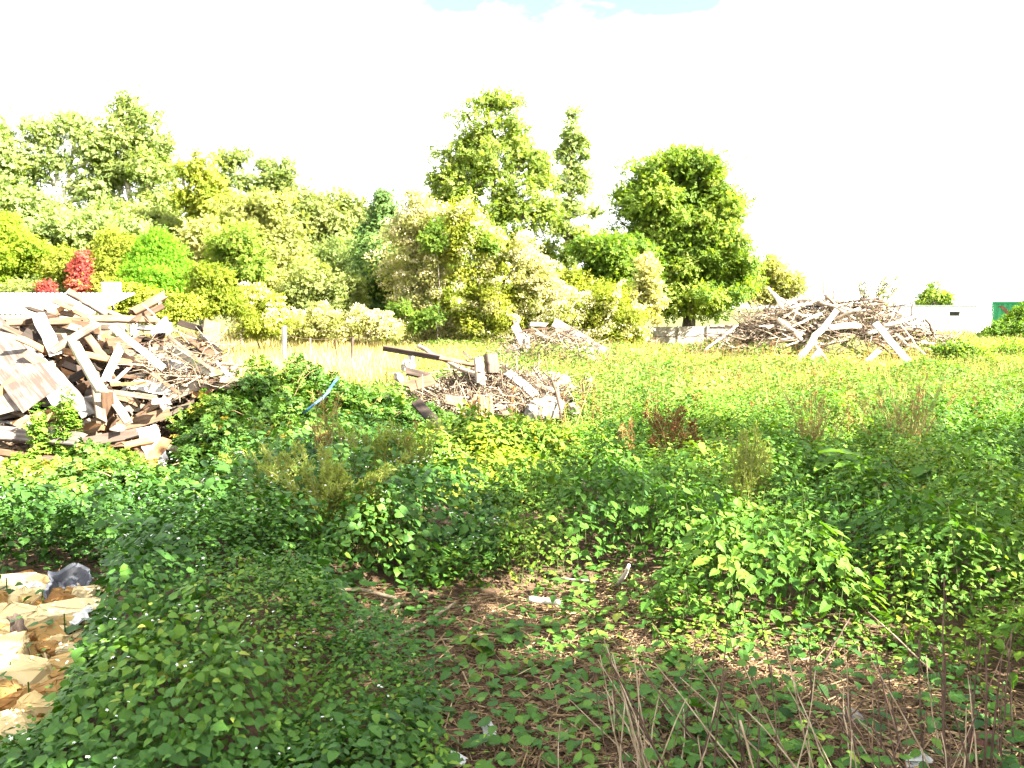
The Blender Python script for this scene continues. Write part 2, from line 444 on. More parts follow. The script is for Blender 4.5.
k(nb.outputs['Fac'], yy.inputs[0]); k(sx.outputs['Y'], yy.inputs[2])
mr = nn('ShaderNodeMapRange'); mr.inputs['From Min'].default_value = 19; mr.inputs['From Max'].default_value = 27
k(yy.outputs[0], mr.inputs['Value'])
mx = nn('ShaderNodeMix'); mx.data_type = 'RGBA'
k(mr.outputs['Result'], mx.inputs['Factor']); k(soil.outputs['Color'], mx.inputs['A']); k(turf.outputs['Color'], mx.inputs['B'])
pb = nn('ShaderNodeBsdfPrincipled'); pb.inputs['Roughness'].default_value = .95; pb.inputs['Specular IOR Level'].default_value = .1
bp = nn('ShaderNodeBump'); bp.inputs['Strength'].default_value = .8; bp.inputs['Distance'].default_value = .03
k(na.outputs['Fac'], bp.inputs['Height']); k(bp.outputs['Normal'], pb.inputs['Normal'])
k(mx.outputs['Result'], pb.inputs['Base Color']); k(pb.outputs['BSDF'], out.inputs['Surface'])

xs = np.concatenate([[-3000, -1200, -500, -200, -100, -60], np.arange(-40, 40.01, .25), [60, 100, 200, 500, 1200, 3000]])
ys = np.concatenate([[-3000, -1000, -300, -100, -50], np.arange(-20, 50.01, .25), np.arange(52, 90, 3), [120, 200, 500, 1200, 3000]])
X, Y = np.meshgrid(xs, ys)
V = np.stack([X, Y, gz(X, Y)], 2).reshape(-1, 3)
nx, ny = len(xs), len(ys)
i, j = np.meshgrid(np.arange(nx - 1), np.arange(ny - 1)); q = (j * nx + i).ravel()
g = Acc(); g.add(V, np.concatenate([np.stack([q, q + 1, q + nx + 1], 1), np.stack([q, q + nx + 1, q + nx], 1)]))
tag(g.build('ground', gm, smooth=True), 'rough soil and turf of the overgrown lot', kind='structure')
# ------------------------------------------------------------------ trees and shrubs
def ctr(px, py, d): return at(px, py, d)

def tree(name, label, cat, d, lobes, mat, n, L, base=None, trunks=None, bark='bark', clump=.8, tmpl=LEAFW, group=None,
         rad=.16, droop=.25, flat=.75, shell=.5, twigs=.35, origin=None, wr=.55, tr=(.15, .85), fluff=None, dens=1.0, nsub=7, sub=1.0, part='crown', stem='trunk'):
    """lobes: (px, py, rx, ry[, dy]) ; trunks: lists of (px, py) from the foot up"""
    sc = d / FPX
    if d > 30 and tmpl is LEAFW: tmpl, n, L, wr = TWIG, n * .42, L * 1.45, .5
    Ls = []
    for lb in lobes:
        px, py, rx, ry = lb[:4]; dy = lb[4] if len(lb) > 4 else rng.uniform(-.35, .35) * rx * sc
        Ls.append((at(px, py, d + dy), np.array((rx * sc, .9 * rx * sc, ry * sc))))
    if base is None: base = np.mean([l[0][0] for l in Ls]) / d * FPX + 512
    b = at(base, 300, d); b[2] = float(gz(b[0], b[1])) - .05
    root = thing(name, label, cat, b, group)
    # woody parts
    w = Acc(); T = []
    if trunks is None:
        top = max(Ls, key=lambda l: l[0][2])[0]
        trunks_w = [np.array([b, b * .5 + top * .5 + rng.normal(size=3) * .15, top])]
    else:
        trunks_w = []
        for tp in trunks:
            pts = [b + rng.normal(size=3) * (.05, .05, 0)] + [at(p[0], p[1], d + rng.uniform(-.3, .3)) for p in tp]
            trunks_w.append(np.array(pts))
    for tw in trunks_w:
        kk = np.linspace(0, len(tw) - 1, 10)
        P = np.stack([np.interp(kk, np.arange(len(tw)), tw[:, i]) for i in range(3)], 1)
        P[1:-1] += rng.normal(size=(8, 3)) * rad * .35
        w.tube(P, np.linspace(rad, rad * .25, 10), 7); T.append(P)
    TP = np.concatenate(T)
    f = Acc()
    vol = np.array([l[1][0] * l[1][2] for l in Ls]); vol /= vol.sum()
    SL = []
    for (c, r), v in zip(Ls, vol):
        k_ = nsub if r[0] > .55 else 1
        if k_ == 1: SL.append((c, r, v, True)); continue
        for q_ in range(k_):
            u_ = unit(1)[0]; fr = rng.uniform(.38, .66) * sub
            SL.append((c + u_ * r * rng.uniform(.50, .86), r * fr * (1, 1, .85), v / k_, q_ < 3))
        SL.append((c, r * .62, v * .35, True))
    for c, r, v, limb in SL:
        low = TP[TP[:, 2] < c[2] - .2 * r[2]]
        if len(low) and limb:
            s0 = low[np.argmin(np.linalg.norm(low - c, axis=1))]
            m_ = (s0 + c) / 2 + rng.normal(size=3) * .12 * r[0] + (0, 0, .15 * r[2])
            q = np.linspace(0, 1, 6)[:, None]
            w.tube((1 - q) ** 2 * s0 + 2 * q * (1 - q) * m_ + q * q * c, np.linspace(rad * .5, rad * .14, 6), 5, cap=False)
        nl = max(30, int(n * v * dens * 2.1)); nc = max(5, int(nl / 95))
        u = unit(nc); rr = (shell + (1.02 - shell) * rng.random(nc) ** .6)
        lump = 1 + .20 * np.sin(u[:, 0] * 5 + c[0]) * np.sin(u[:, 2] * 6 + c[2]) + .10 * rng.normal(size=nc)
        cc = c + u * r * (rr * lump)[:, None]
        ct = rng.uniform(tr[0], tr[1], nc)
        cs = clump * rng.uniform(.5, 1.7, nc)
        for i_ in range(nc):
            if rng.random() < twigs:
                e = cc[i_]; q = np.linspace(0, 1, 4)[:, None]
                mid = (c + e) / 2 + rng.normal(size=3) * .1 * r[0]
                w.tube((1 - q) ** 2 * c + 2 * q * (1 - q) * mid + q * q * e, np.linspace(rad * .16, rad * .05, 4), 3, cap=False)
        idx = rng.integers(0, nc, nl)
        off = unit(nl) * (rng.random(nl) ** .40 + np.abs(rng.normal(size=nl)) * .18)[:, None] * np.stack([cs[idx], cs[idx], cs[idx] * flat], 1)
        P = cc[idx] + off
        P[:, 2] = np.maximum(P[:, 2], b[2] + .1)
        out = (P - c) / r
        D = unit(nl) * .8 + off / cs[idx][:, None] * .7 + np.array((0, 0, -droop))
        U = unit(nl) * .5 + out * .35 + off / cs[idx][:, None] * .6 + np.array((.1, -.2, .45))
        S = L * .66 * rng.uniform(.6, 1.4, nl)
        f.scatter(tmpl, P, D, U, np.stack([S * wr * 2, S, S], 1), np.clip(ct[idx] + rng.normal(size=nl) * .14, 0, 1))
        if fluff:
            nf = int(nl * fluff[0]); ff = rng.integers(0, nc, nf)
            o2 = unit(nf) * cs[ff][:, None] * .9; o2[:, 2] = np.abs(o2[:, 2]) * .7
            keep = noise2((cc[ff] + o2)[:, 0], (cc[ff] + o2)[:, 2], 1.6, 2) > -.25
            ff, o2 = ff[keep], o2[keep]; nf = len(ff)
            f.scatter(LEAF4, cc[ff] + o2 + u[ff] * .12, unit(nf), unit(nf) + u[ff], fluff[1] * rng.uniform(.6, 1.4, nf)[:, None] * np.array((1.5, 1, 1)), rng.random(nf), 1)
    w.build(stem, M[bark], root)
    f.build(part, [M[mat], M['fluff']] if fluff else M[mat], root)
    return root

G = 'trees along the back of the lot'
tree('tree', 'pale sage-green tree at the far end of the tree belt, cut by the picture edge', 'tree', 51,
     [(4, 150, 20, 30), (-5, 185, 30, 40), (22, 215, 34, 36), (8, 250, 40, 34), (-20, 140, 20, 25)], 'sage', 17000, .30, dens=.62, clump=.75, group=G, base=5)
tree('tree', 'airy pale green tree with a white forked trunk beside the tallest bushy tree', 'tree', 53,
     [(43, 138, 20, 20), (73, 128, 24, 16), (36, 168, 18, 18), (62, 160, 14, 12), (95, 148, 18, 22), (88, 190, 22, 18), (52, 212, 34, 18), (30, 205, 20, 20), (70, 240, 42, 22)],
     'sage', 16000, .28, base=60, trunks=[[(63, 245), (62, 205), (57, 175), (48, 140)], [(63, 230), (66, 190), (74, 135)]], bark='palebark', dens=.62, clump=.6, shell=.35, group=G, rad=.26)
tree('tree', 'tallest tree of the back belt, narrow bright green top above two pale leaning trunks', 'tree', 54,
     [(127, 101, 12, 15), (124, 118, 16, 16), (118, 142, 24, 20), (150, 140, 20, 24), (98, 150, 18, 18), (140, 168, 34, 20), (160, 165, 14, 22), (105, 178, 20, 16), (155, 200, 26, 20), (122, 225, 40, 24)],
     'birch', 19000, .29, base=132, trunks=[[(130, 212), (129, 190), (124, 150), (126, 105)], [(138, 215), (145, 190), (150, 150)], [(124, 205), (118, 190), (104, 160)]], bark='palebark', dens=.62, clump=.65, shell=.4, group=G, rad=.28)
tree('tree', 'golden-leaved birch with a white forked stem in the back belt', 'tree', 47,
     [(203, 178, 18, 16), (190, 195, 18, 18), (222, 200, 20, 28), (205, 212, 20, 14), (182, 172, 9, 10), (228, 232, 24, 22), (198, 158, 7, 8)], 'goldgreen', 11000, .24,
     base=202, trunks=[[(200, 250), (198, 222), (200, 190), (200, 170)], [(198, 225), (190, 205), (184, 185)]], bark='palebark', dens=.62, clump=.5, droop=.7, shell=.35, group=G, rad=.20)
tree('tree', 'open-crowned tree with separate leaf tufts and sky showing through, above the golden shrubs', 'tree', 57,
     [(228, 160, 13, 9), (240, 156, 10, 8), (268, 165, 10, 10), (278, 180, 12, 14), (288, 178, 8, 18), (262, 190, 12, 14), (244, 182, 10, 8), (225, 178, 8, 8), (285, 210, 14, 14), (262, 225, 30, 18)],
     'birch', 9500, .28, base=262, trunks=[[(262, 240), (258, 205), (240, 165)], [(262, 220), (270, 195), (276, 170)]], dens=.62, clump=.5, shell=.3, group=G, rad=.2)
tree('tree', 'rounded pale olive tree between the tufted tree and the dark conifer', 'tree', 52,
     [(330, 212, 26, 24), (312, 232, 28, 28), (345, 232, 20, 30), (302, 205, 15, 16), (325, 262, 36, 34), (348, 265, 20, 30), (358, 215, 9, 16)], 'olive', 19000, .26, nsub=9, sub=1.22, clump=.7, group=G)
tree('conifer', 'dark green conifer with drooping sprays beside the seed-covered thicket', 'conifer', 44,
     [(383, 200, 4, 10), (381, 214, 10, 10), (378, 232, 17, 12), (376, 252, 24, 14), (374, 276, 30, 16), (374, 302, 30, 16)], 'conifer', 15000, .26,
     base=378, trunks=[[(380, 260), (383, 196)]], clump=.5, droop=.9, tmpl=TWIG, wr=.5, shell=.6, rad=.14)
tree('tree', 'largest open-crowned walnut-like tree standing alone behind the thicket', 'tree', 50,
     [(488, 100, 18, 13), (510, 100, 14, 11), (474, 130, 30, 20), (510, 138, 30, 26), (456, 155, 22, 18), (440, 180, 14, 16), (490, 165, 40, 24), (534, 165, 18, 30), (468, 192, 36, 22), (515, 198, 34, 26), (545, 220, 14, 26), (500, 232, 44, 26), (460, 222, 26, 20), (548, 250, 12, 14)],
     'airy', 27000, .30, base=497, trunks=[[(497, 250), (494, 210), (490, 160), (488, 110)], [(497, 240), (510, 190), (516, 140)], [(497, 245), (475, 205), (456, 165)]], dens=.46, clump=.55, shell=.35, rad=.26, group=G)
tree('tree', 'slim see-through birch with a tall thin trunk between the two big crowns', 'tree', 53,
     [(570, 118, 7, 9), (575, 135, 10, 12), (566, 150, 9, 10), (584, 152, 8, 14), (578, 172, 12, 12), (562, 180, 8, 12), (586, 188, 7, 10), (572, 205, 9, 12), (592, 213, 8, 9), (560, 225, 10, 12), (582, 236, 14, 10), (570, 255, 16, 14), (598, 245, 8, 8)],
     'sage', 8000, .26, base=566, trunks=[[(567, 262), (569, 200), (572, 112)]], dens=.85, clump=.42, shell=.2, rad=.17, group=G)
tree('tree', 'big dense rounded green tree standing behind the pale block wall', 'tree', 46,
     [(682, 160, 28, 14), (665, 172, 34, 20), (705, 180, 32, 24), (640, 195, 26, 24), (676, 200, 48, 28), (722, 210, 22, 28), (650, 225, 40, 24), (700, 235, 44, 28), (738, 262, 18, 20), (690, 265, 54, 26), (655, 262, 26, 24), (728, 285, 22, 22), (690, 296, 48, 22)],
     'midgreen', 36000, .27, base=690, trunks=[[(690, 290), (685, 240), (680, 165)], [(690, 280), (710, 230), (712, 185)], [(688, 280), (662, 235), (645, 195)]], clump=.62, shell=.55, rad=.3, group=G)
tree('tree', 'low bushy green tree leaning out of the big rounded crown', 'tree', 42,
     [(612, 245, 22, 20), (598, 265, 20, 22), (628, 262, 22, 22), (610, 285, 28, 22), (640, 282, 16, 20), (585, 250, 8, 10)], 'oak', 13000, .25, clump=.5, shell=.5, rad=.14, group=G)
tree('bush', 'straw-yellow bush peeping out behind the big rounded tree and the branch heap', 'bush', 52,
     [(768, 272, 20, 16), (786, 285, 14, 12), (758, 290, 20, 16)], 'orange', 6000, .24, clump=.5, part='foliage', stem='stem', rad=.08)
tree('tree', 'small lone green treetop above the white cabin roof', 'tree', 70,
     [(934, 288, 5, 5), (930, 295, 8, 5), (943, 296, 7, 4), (924, 301, 5, 4), (936, 304, 10, 6), (950, 301, 4, 3)], 'midgreen', 3500, .30, dens=.4, clump=.5, rad=.1, shell=.2)
tree('bush', 'dark green bush in front of the green container', 'bush', 47,
     [(1008, 330, 18, 13), (1024, 322, 18, 18), (994, 338, 16, 9), (1040, 318, 20, 20)], 'oak', 9000, .22, clump=.45, part='foliage', stem='stem', rad=.07, tr=(0, .5))
tree('bush', 'low green bush growing at the end of the branch heap', 'bush', 27,
     [(962, 360, 20, 14), (945, 370, 16, 11), (985, 368, 20, 12), (968, 378, 28, 10)], 'oak', 7000, .13, clump=.28, part='foliage', stem='stem', rad=.04)
tree('bush', 'green bush at the picture edge beside the low bush by the branch heap', 'bush', 29,
     [(1015, 362, 20, 16), (1035, 366, 20, 18), (1002, 376, 16, 9)], 'oak', 5200, .13, clump=.28, part='foliage', stem='stem', rad=.04)
tree('tree', 'crimson-leaved little tree above the shed roof', 'tree', 36,
     [(82, 258, 3, 6), (82, 266, 5, 8), (81, 276, 7, 9), (83, 285, 9, 8), (81, 294, 8, 8)], 'red', 5200, .14, clump=.26, rad=.05, shell=.5)
tree('bush', 'small dull red bush beside the crimson tree', 'bush', 35.5, [(46, 286, 5, 7), (49, 293, 6, 6)], 'red', 1600, .13, clump=.2, part='foliage', stem='stem', rad=.03)
tree('conifer', 'lime-green rounded cypress, the brightest shrub, behind the timber heap', 'conifer', 33,
     [(158, 243, 10, 9), (159, 252, 17, 13), (160, 264, 24, 16), (160, 280, 31, 18), (160, 300, 35, 22)], 'lime', 26000, .13, clump=.26, shell=.86, nsub=1, tmpl=TWIG, droop=-.5, rad=.08, tr=(.3, .7), twigs=.05)
tree('bush', 'glossy yellow-green laurel in front of the cypress', 'bush', 29,
     [(140, 300, 18, 11), (168, 308, 20, 11), (120, 303, 14, 12)], 'goldgreen', 9000, .15, clump=.28, part='foliage', stem='stem', rad=.04)
GS = 'garden shrubs behind the shed'
tree('bush', 'feathery lime conifer bush at the picture edge above the shed', 'bush', 38,
     [(6, 232, 20, 18), (18, 256, 30, 20), (-10, 262, 30, 26), (10, 280, 36, 18)], 'limey', 14000, .17, clump=.35, tmpl=TWIG, part='foliage', stem='stem', group=GS, rad=.06)
tree('bush', 'yellow-green bush between the crimson tree and the cypress', 'bush', 37,
     [(110, 250, 22, 16), (118, 270, 20, 20), (100, 284, 22, 16), (60, 268, 16, 18)], 'goldgreen', 11000, .17, clump=.35, tmpl=TWIG, part='foliage', stem='stem', group=GS, rad=.06)
tree('bush', 'grey-green bush low behind the shed roof beside the small red bush', 'bush', 36.5,
     [(30, 290, 22, 12), (12, 295, 24, 10), (60, 296, 14, 8)], 'olive', 7000, .16, clump=.3, part='foliage', stem='stem', group=GS, rad=.05)
tree('bush', 'sage-green willow scrub under the white-trunked tree', 'bush', 45,
     [(85, 228, 26, 14), (60, 232, 22, 16), (110, 222, 22, 16), (130, 240, 26, 20), (40, 246, 26, 18)], 'sage', 10000, .24, nsub=9, sub=1.22, clump=.5, part='foliage', stem='stem', group='scrub under the back trees', rad=.06)
tree('bush', 'tall orange-tinged scrub beside the cypress', 'bush', 42,
     [(208, 245, 22, 22), (200, 270, 20, 24), (222, 275, 22, 26)], 'orange', 9000, .20, nsub=9, sub=1.22, clump=.42, part='foliage', stem='stem', group='scrub under the back trees', rad=.06)
tree('bush', 'bright green buddleia scrub in the middle of the orange scrub', 'bush', 40,
     [(236, 240, 20, 16), (228, 258, 22, 18), (250, 262, 18, 18), (238, 280, 26, 18)], 'midgreen', 9000, .20, nsub=9, sub=1.22, clump=.38, part='foliage', stem='stem', group='scrub under the back trees', rad=.06, tr=(.4, 1))
tree('bush', 'tall pale yellow scrub rising under the tufted tree', 'bush', 44,
     [(262, 215, 24, 20), (240, 208, 16, 14), (282, 235, 22, 26), (262, 250, 24, 26), (290, 262, 20, 24)], 'orange', 12000, .21, nsub=9, sub=1.22, clump=.45, part='foliage', stem='stem', group='scrub under the back trees', rad=.06, tr=(0, .6))
tree('bush', 'dark yellow-green bush right behind the heap end and the upright plywood scrap', 'bush', 31,
     [(212, 285, 20, 20), (204, 302, 20, 14), (228, 300, 14, 16)], 'goldgreen', 9000, .14, clump=.28, part='foliage', stem='stem', rad=.05, tr=(0, .6))
tree('bush', 'olive bush in front of the rounded pale tree', 'bush', 41,
     [(320, 288, 24, 20), (345, 292, 22, 18), (302, 300, 20, 16), (335, 310, 30, 12)], 'olive', 10000, .19, nsub=9, sub=1.22, clump=.38, part='foliage', stem='stem', group='scrub under the back trees', rad=.05)
FL = (1.2, .075)
GC = 'thickets smothered in pale seed heads'
tree('bush', 'cream fluffy bush of seed heads beside the heap of timber', 'bush', 33,
     [(258, 298, 18, 14), (246, 312, 18, 14), (274, 314, 18, 14), (262, 325, 28, 10)], 'goldgreen', 7000, .10, dens=2.0, clump=.28, part='foliage', stem='stem', rad=.04, fluff=(1.0, .065), group=GC)
tree('bush', 'low cream band of seed-headed scrub along the dry bank', 'bush', 36,
     [(296, 324, 22, 11), (328, 318, 18, 15), (348, 328, 20, 8), (368, 322, 18, 12), (392, 330, 16, 9), (312, 332, 30, 7)], 'orange', 8000, .10, dens=2.0, clump=.26, part='foliage', stem='stem', rad=.03, fluff=(1.0, .065), group=GC)
tree('thicket', 'highest seed-covered thicket, a peak of yellow and green climbers by the conifer', 'thicket', 40,
     [(412, 203, 14, 14), (425, 222, 22, 18), (405, 235, 20, 20), (438, 245, 28, 24), (410, 268, 28, 26), (445, 280, 30, 26), (420, 305, 30, 18), (412, 328, 34, 20), (452, 325, 26, 22)], 'orange', 16000, .115, dens=2.0, nsub=9, sub=1.22, clump=.42, part='foliage', stem='stem', rad=.08, fluff=FL, group=GC)
tree('thicket', 'broad sloping seed-covered thicket below the big open tree', 'thicket', 39,
     [(458, 215, 18, 14), (474, 235, 24, 18), (486, 262, 28, 22), (478, 292, 34, 26), (510, 300, 26, 22), (484, 326, 38, 20), (520, 328, 28, 18)], 'goldgreen', 15000, .115, dens=2.0, nsub=9, sub=1.22, clump=.42, part='foliage', stem='stem', rad=.08, fluff=FL, group=GC)
tree('thicket', 'narrow seed-covered spire at the foot of the slim birch', 'thicket', 38.5,
     [(518, 245, 10, 12), (524, 262, 16, 16), (536, 280, 20, 18), (548, 302, 26, 20), (552, 326, 32, 18), (526, 315, 16, 16)], 'orange', 9000, .11, dens=2.0, nsub=9, sub=1.22, clump=.36, part='foliage', stem='stem', rad=.06, fluff=FL, group=GC)
tree('thicket', 'low golden seed-covered thicket in front of the bushy leaning tree', 'thicket', 37,
     [(590, 308, 20, 12), (612, 302, 22, 14), (632, 312, 18, 12), (570, 318, 20, 12), (606, 322, 34, 10), (592, 334, 34, 12), (626, 334, 18, 10)], 'goldgreen', 9500, .11, dens=2.0, nsub=9, sub=1.22, clump=.34, part='foliage', stem='stem', rad=.05, fluff=FL, group=GC)
tree('bush', 'beige plume-shaped shrub against the dark shade of the big rounded tree', 'bush', 39,
     [(645, 268, 7, 12), (650, 288, 9, 14), (656, 306, 8, 14), (640, 300, 9, 16)], 'orange', 4200, .17, clump=.3, part='foliage', stem='stem', rad=.04, fluff=(.5, .075), tr=(.4, 1))
for lb, lab in [([(436, 226, 6, 7), (428, 236, 6, 6), (440, 238, 5, 6), (433, 246, 5, 5)], 'dark green ivy clump high on the peaked thicket'),
                ([(476, 232, 6, 6), (484, 242, 7, 5), (492, 247, 5, 5)], 'dark green ivy clump high on the sloping thicket'),
                ([(402, 310, 10, 8), (416, 318, 9, 7), (430, 314, 8, 8)], 'dark green shrub at the foot of the peaked thicket')]:
    tree('ivy', lab, 'ivy', 37.6 if lb[0][1] > 300 else 38.2, lb, 'midgreen', 1300, .16, clump=.3, part='foliage', stem='stem', rad=.04, tr=(0, .5), nsub=1)
# filler scrub far behind, so that the belt has depth
for lb, d_, lab, mt in [([(120, 262, 60, 26), (180, 262, 40, 22)], 60, 'grey-green tree deep behind the cypress', 'sage'),
                        ([(400, 262, 40, 30), (440, 270, 40, 26)], 60, 'shaded tree deep behind the peaked thicket', 'midgreen'),
                        ([(30, 262, 50, 30), (-10, 240, 40, 40)], 62, 'shaded tree deep behind the picture-edge conifer bush', 'midgreen'),
                        ([(520, 285, 40, 20), (560, 290, 30, 16)], 58, 'green tree deep behind the seed-covered spire', 'midgreen'),
                        ([(270, 262, 40, 26), (320, 272, 40, 26)], 62, 'shaded tree deep behind the buddleia scrub', 'olive')]:
    tree('tree', lab, 'tree', d_, lb, mt, 7000, .36, clump=.8, group='trees deep in the back belt')
for lb, d_, lab, mt in [([(290, 290, 30, 22), (272, 275, 22, 20)], 43, 'pale scrub filling the gap behind the cream fluffy bush', 'orange'),
                        ([(350, 262, 22, 26), (352, 300, 24, 16)], 48, 'grey-green scrub between the olive bush and the conifer', 'sage'),
                        ([(175, 232, 26, 18), (150, 222, 20, 16)], 50, 'pale scrub under the golden-leaved birch', 'olive'),
                        ([(452, 246, 30, 30), (500, 270, 30, 28), (430, 285, 34, 30), (470, 300, 40, 30), (540, 305, 30, 24)], 41.2, 'straw-gold scrub right behind the seed-covered thickets', 'orange'),
                        ([(575, 290, 22, 18), (600, 292, 24, 16)], 41, 'yellow-green scrub behind the low golden thicket', 'goldgreen')]:
    tree('bush', lab, 'bush', d_, lb, mt, 8000, .19, clump=.45, nsub=9, sub=1.2, part='foliage', stem='stem', rad=.05, group='scrub under the back trees')
# leafless shrub behind the branch heap
b = at(866, 305, 40); b[2] = 0
root = thing('bare_shrub', 'nearly leafless twiggy shrub rising behind the branch heap', 'shrub', b)
w = Acc(); f = Acc()
for i in range(18):
    e = at(rng.uniform(843, 905), rng.uniform(262, 290), 40 + rng.uniform(-.6, .6)); s = b + np.array((rng.normal() * .25, 0, .6))
    m_ = s * .5 + e * .5 + np.array((rng.normal() * .15, 0, .3)); q = np.linspace(0, 1, 8)[:, None]
    P = (1 - q) ** 2 * s + 2 * q * (1 - q) * m_ + q * q * e + rng.normal(size=(8, 3)) * .03
    w.tube(P, np.linspace(.06, .02, 8), 4)
    for kx in range(3, 8):
        for s_ in range(2):
            dv = unit(1)[0] * .45; dv[2] = abs(dv[2])
            w.tube(np.array([P[kx], P[kx] + dv * .5, P[kx] + dv]), (.02, .015, .012), 3, cap=False)
    nl = 60; ps = P[rng.integers(2, 8, nl)] + rng.normal(size=(nl, 3)) * .22
    f.scatter(LEAF4, ps, unit(nl), unit(nl), .12 * rng.uniform(.6, 1.3, nl), rng.random(nl))
w.build('stem', M['bark'], root); f.build('foliage', M['goldgreen'], root)

# trees behind the camera: they stand at the edge of the lot and shade the near part of it
def shade_tree(label, x, y, h, r, n, low, seed):
    b = np.array((x, y, 0.0))
    root = thing('tree', label, 'tree', b, 'trees behind the viewer')
    w = Acc(); f = Acc()
    P = np.stack([x + np.linspace(0, .3, 8), y + np.linspace(0, .2, 8), np.linspace(-.1, h * .85, 8)], 1)
    w.tube(P, np.linspace(.22, .05, 8), 8)
    nc = int(n / 40)
    zc = rng.uniform(low, h, nc); env = r * np.sqrt(np.clip(1 - ((zc - (low + h) / 2) / ((h - low) / 2 + .2)) ** 2, .05, 1))
    a = rng.uniform(0, 6.28, nc); rr = env * np.sqrt(rng.random(nc))
    cc = np.stack([x + rr * np.cos(a), y + rr * np.sin(a), zc], 1)
    for c in cc[::3]:
        s0 = P[np.argmin(np.abs(P[:, 2] - (c[2] - .5 * np.hypot(c[0] - x, c[1] - y))))]
        w.tube(np.array([s0, (s0 + c) / 2 + (0, 0, .15), c]), (.05, .03, .012), 4, cap=False)
    i_ = rng.integers(0, nc, n); off = unit(n) * (rng.random(n) ** .5)[:, None] * (.55, .55, .4)
    f.scatter(LEAFW, cc[i_] + off, unit(n) - (0, 0, .3), unit(n) * .5 + (0, 0, .8), .2 * rng.uniform(.7, 1.3, n), rng.random(n))
    w.build('trunk', M['bark'], root); f.build('crown', M['midgreen'], root)
SHX, SHY = math.sin(R(SUN_AZ)) / math.tan(R(SUN_EL)), math.cos(R(SUN_AZ)) / math.tan(R(SUN_EL))
for lab_, tx, ty, zc_, r_, hh_, n_ in [
          ('tall shading tree nearest the timber side, outside the lot edge', -2.9, 11.6, 7.6, 1.7, 3.0, 800),
          ('second tall shading tree outside the lot edge', 2.2, 10.6, 7.6, 1.8, 2.8, 650),
          ('third tall shading tree outside the lot edge', 4.8, 10.3, 7.6, 1.8, 2.8, 650),
          ('fourth tall shading tree outside the lot edge', 7.3, 10.3, 7.8, 1.8, 2.8, 650),
          ('fifth and last tall shading tree outside the lot edge', 9.8, 10.8, 7.8, 1.9, 2.8, 650),
          ('shading tree in the nearer row that darkens the dark hollow', -2.1, 7.9, 6.4, 1.6, 2.4, 1450),
          ('shading tree in the nearer row that darkens the nightshade', -2.0, 5.3, 6.2, 1.6, 2.2, 1500),
          ('shading tree level with the camera', -1.5, 3.6, 5.8, 1.5, 2.0, 1500),
          ('thin-crowned shading tree over the nettles', 2.2, 7.7, 6.2, 1.6, 2.2, 750),
          ('second thin-crowned shading tree over the nettles', 4.6, 8.3, 6.4, 1.7, 2.2, 800),
          ('third thin-crowned shading tree over the nettles', 3.4, 6.0, 6.0, 1.4, 2.0, 600),
          ('short shading tree level with the camera', 0.5, 3.2, 5.3, 1.5, 1.8, 1500),
          ('short shading tree a little beyond the other short one', 2.2, 3.3, 5.2, 1.5, 1.8, 1500),
          ]:
    a = (lab_, tx + SHX * zc_, ty - SHY * zc_, zc_ + hh_ / 2, r_, n_, zc_ - hh_ / 2, 0)     # stands where its shade falls on the growth
    shade_tree(*a)

# ------------------------------------------------------------------ buildings, walls, posts
def boxv(acc, c0, c1, m=0):
    x0, y0, z0 = c0; x1, y1, z1 = c1
    V = [(x0, y0, z0), (x1, y0, z0), (x1, y1, z0), (x0, y1, z0), (x0, y0, z1), (x1, y0, z1), (x1, y1, z1), (x0, y1, z1)]
    F = [(0, 2, 1), (0, 3, 2), (4, 5, 6), (4, 6, 7), (0, 1, 5), (0, 5, 4), (1, 2, 6), (1, 6, 5), (2, 3, 7), (2, 7, 6), (3, 0, 4), (3, 4, 7)]
    acc.add(V, F, .5, m)

def local(acc, name, mats, mw, parent=None, smooth=False):
    """build in its own coordinates and place with a world matrix (parent: an Empty without rotation)"""
    ob = acc.build(name, mats, None, np.zeros(3), smooth)
    if parent is not None:
        ob.parent = parent
        mw = Matrix.Translation(parent.location).inverted() @ mw
    ob.matrix_local = mw
    return ob

# shed behind the timber heap
xr = at(108, 300, 25)[0]; xl = xr - 7.5
root = thing('shed', 'low shed with a pale corrugated roof behind the timber heap', 'shed', (xr - 3.6, 25.2, 0))
a = Acc(); boxv(a, (xl + .25, 23.6, -.1), (xr - .25, 26.6, 1.98)); a.build('wall', M['w_grey'], root)
a = Acc(); n_ = 200; xx = np.linspace(xl, xr, n_); wv = .028 * np.sin(xx * 2 * math.pi / .15)
yv = [23.3, 26.9]; zv = [2.03, 2.70]
Vt = [np.stack([xx + (.35 * (1 if kk == 0 else -0)), np.full(n_, yv[kk]), zv[kk] + wv], 1) for kk in (0, 1)]
V = np.concatenate(Vt + [v - (0, 0, .012) for v in Vt]); i = np.arange(n_ - 1)
F = np.concatenate([np.stack([i, i + 1, i + n_ + 1], 1), np.stack([i, i + n_ + 1, i + n_], 1)])
F = np.concatenate([F, F[:, ::-1] + 2 * n_]); a.add(V, F); a.build('roof', M['roofsheet'], root)
a = Acc(); boxv(a, (xl, 23.28, 1.86), (xr + .34, 23.31, 2.0)); a.build('fascia', M['w_white'], root)
p = at(112, 288, 27.2)
root = thing('slatted_box', 'small white slatted box on a post behind the shed roof', 'box', (p[0], 27.2, 0))
a = Acc(); boxv(a, (p[0] - .03, 27.17, 0), (p[0] + .03, 27.23, p[2] - .2)); a.build('post', M['w_white'], root)
a = Acc()
for q in range(5): boxv(a, (p[0] - .27, 27.02, p[2] - .2 + q * .085), (p[0] + .27, 27.32, p[2] - .2 + q * .085 + .055))
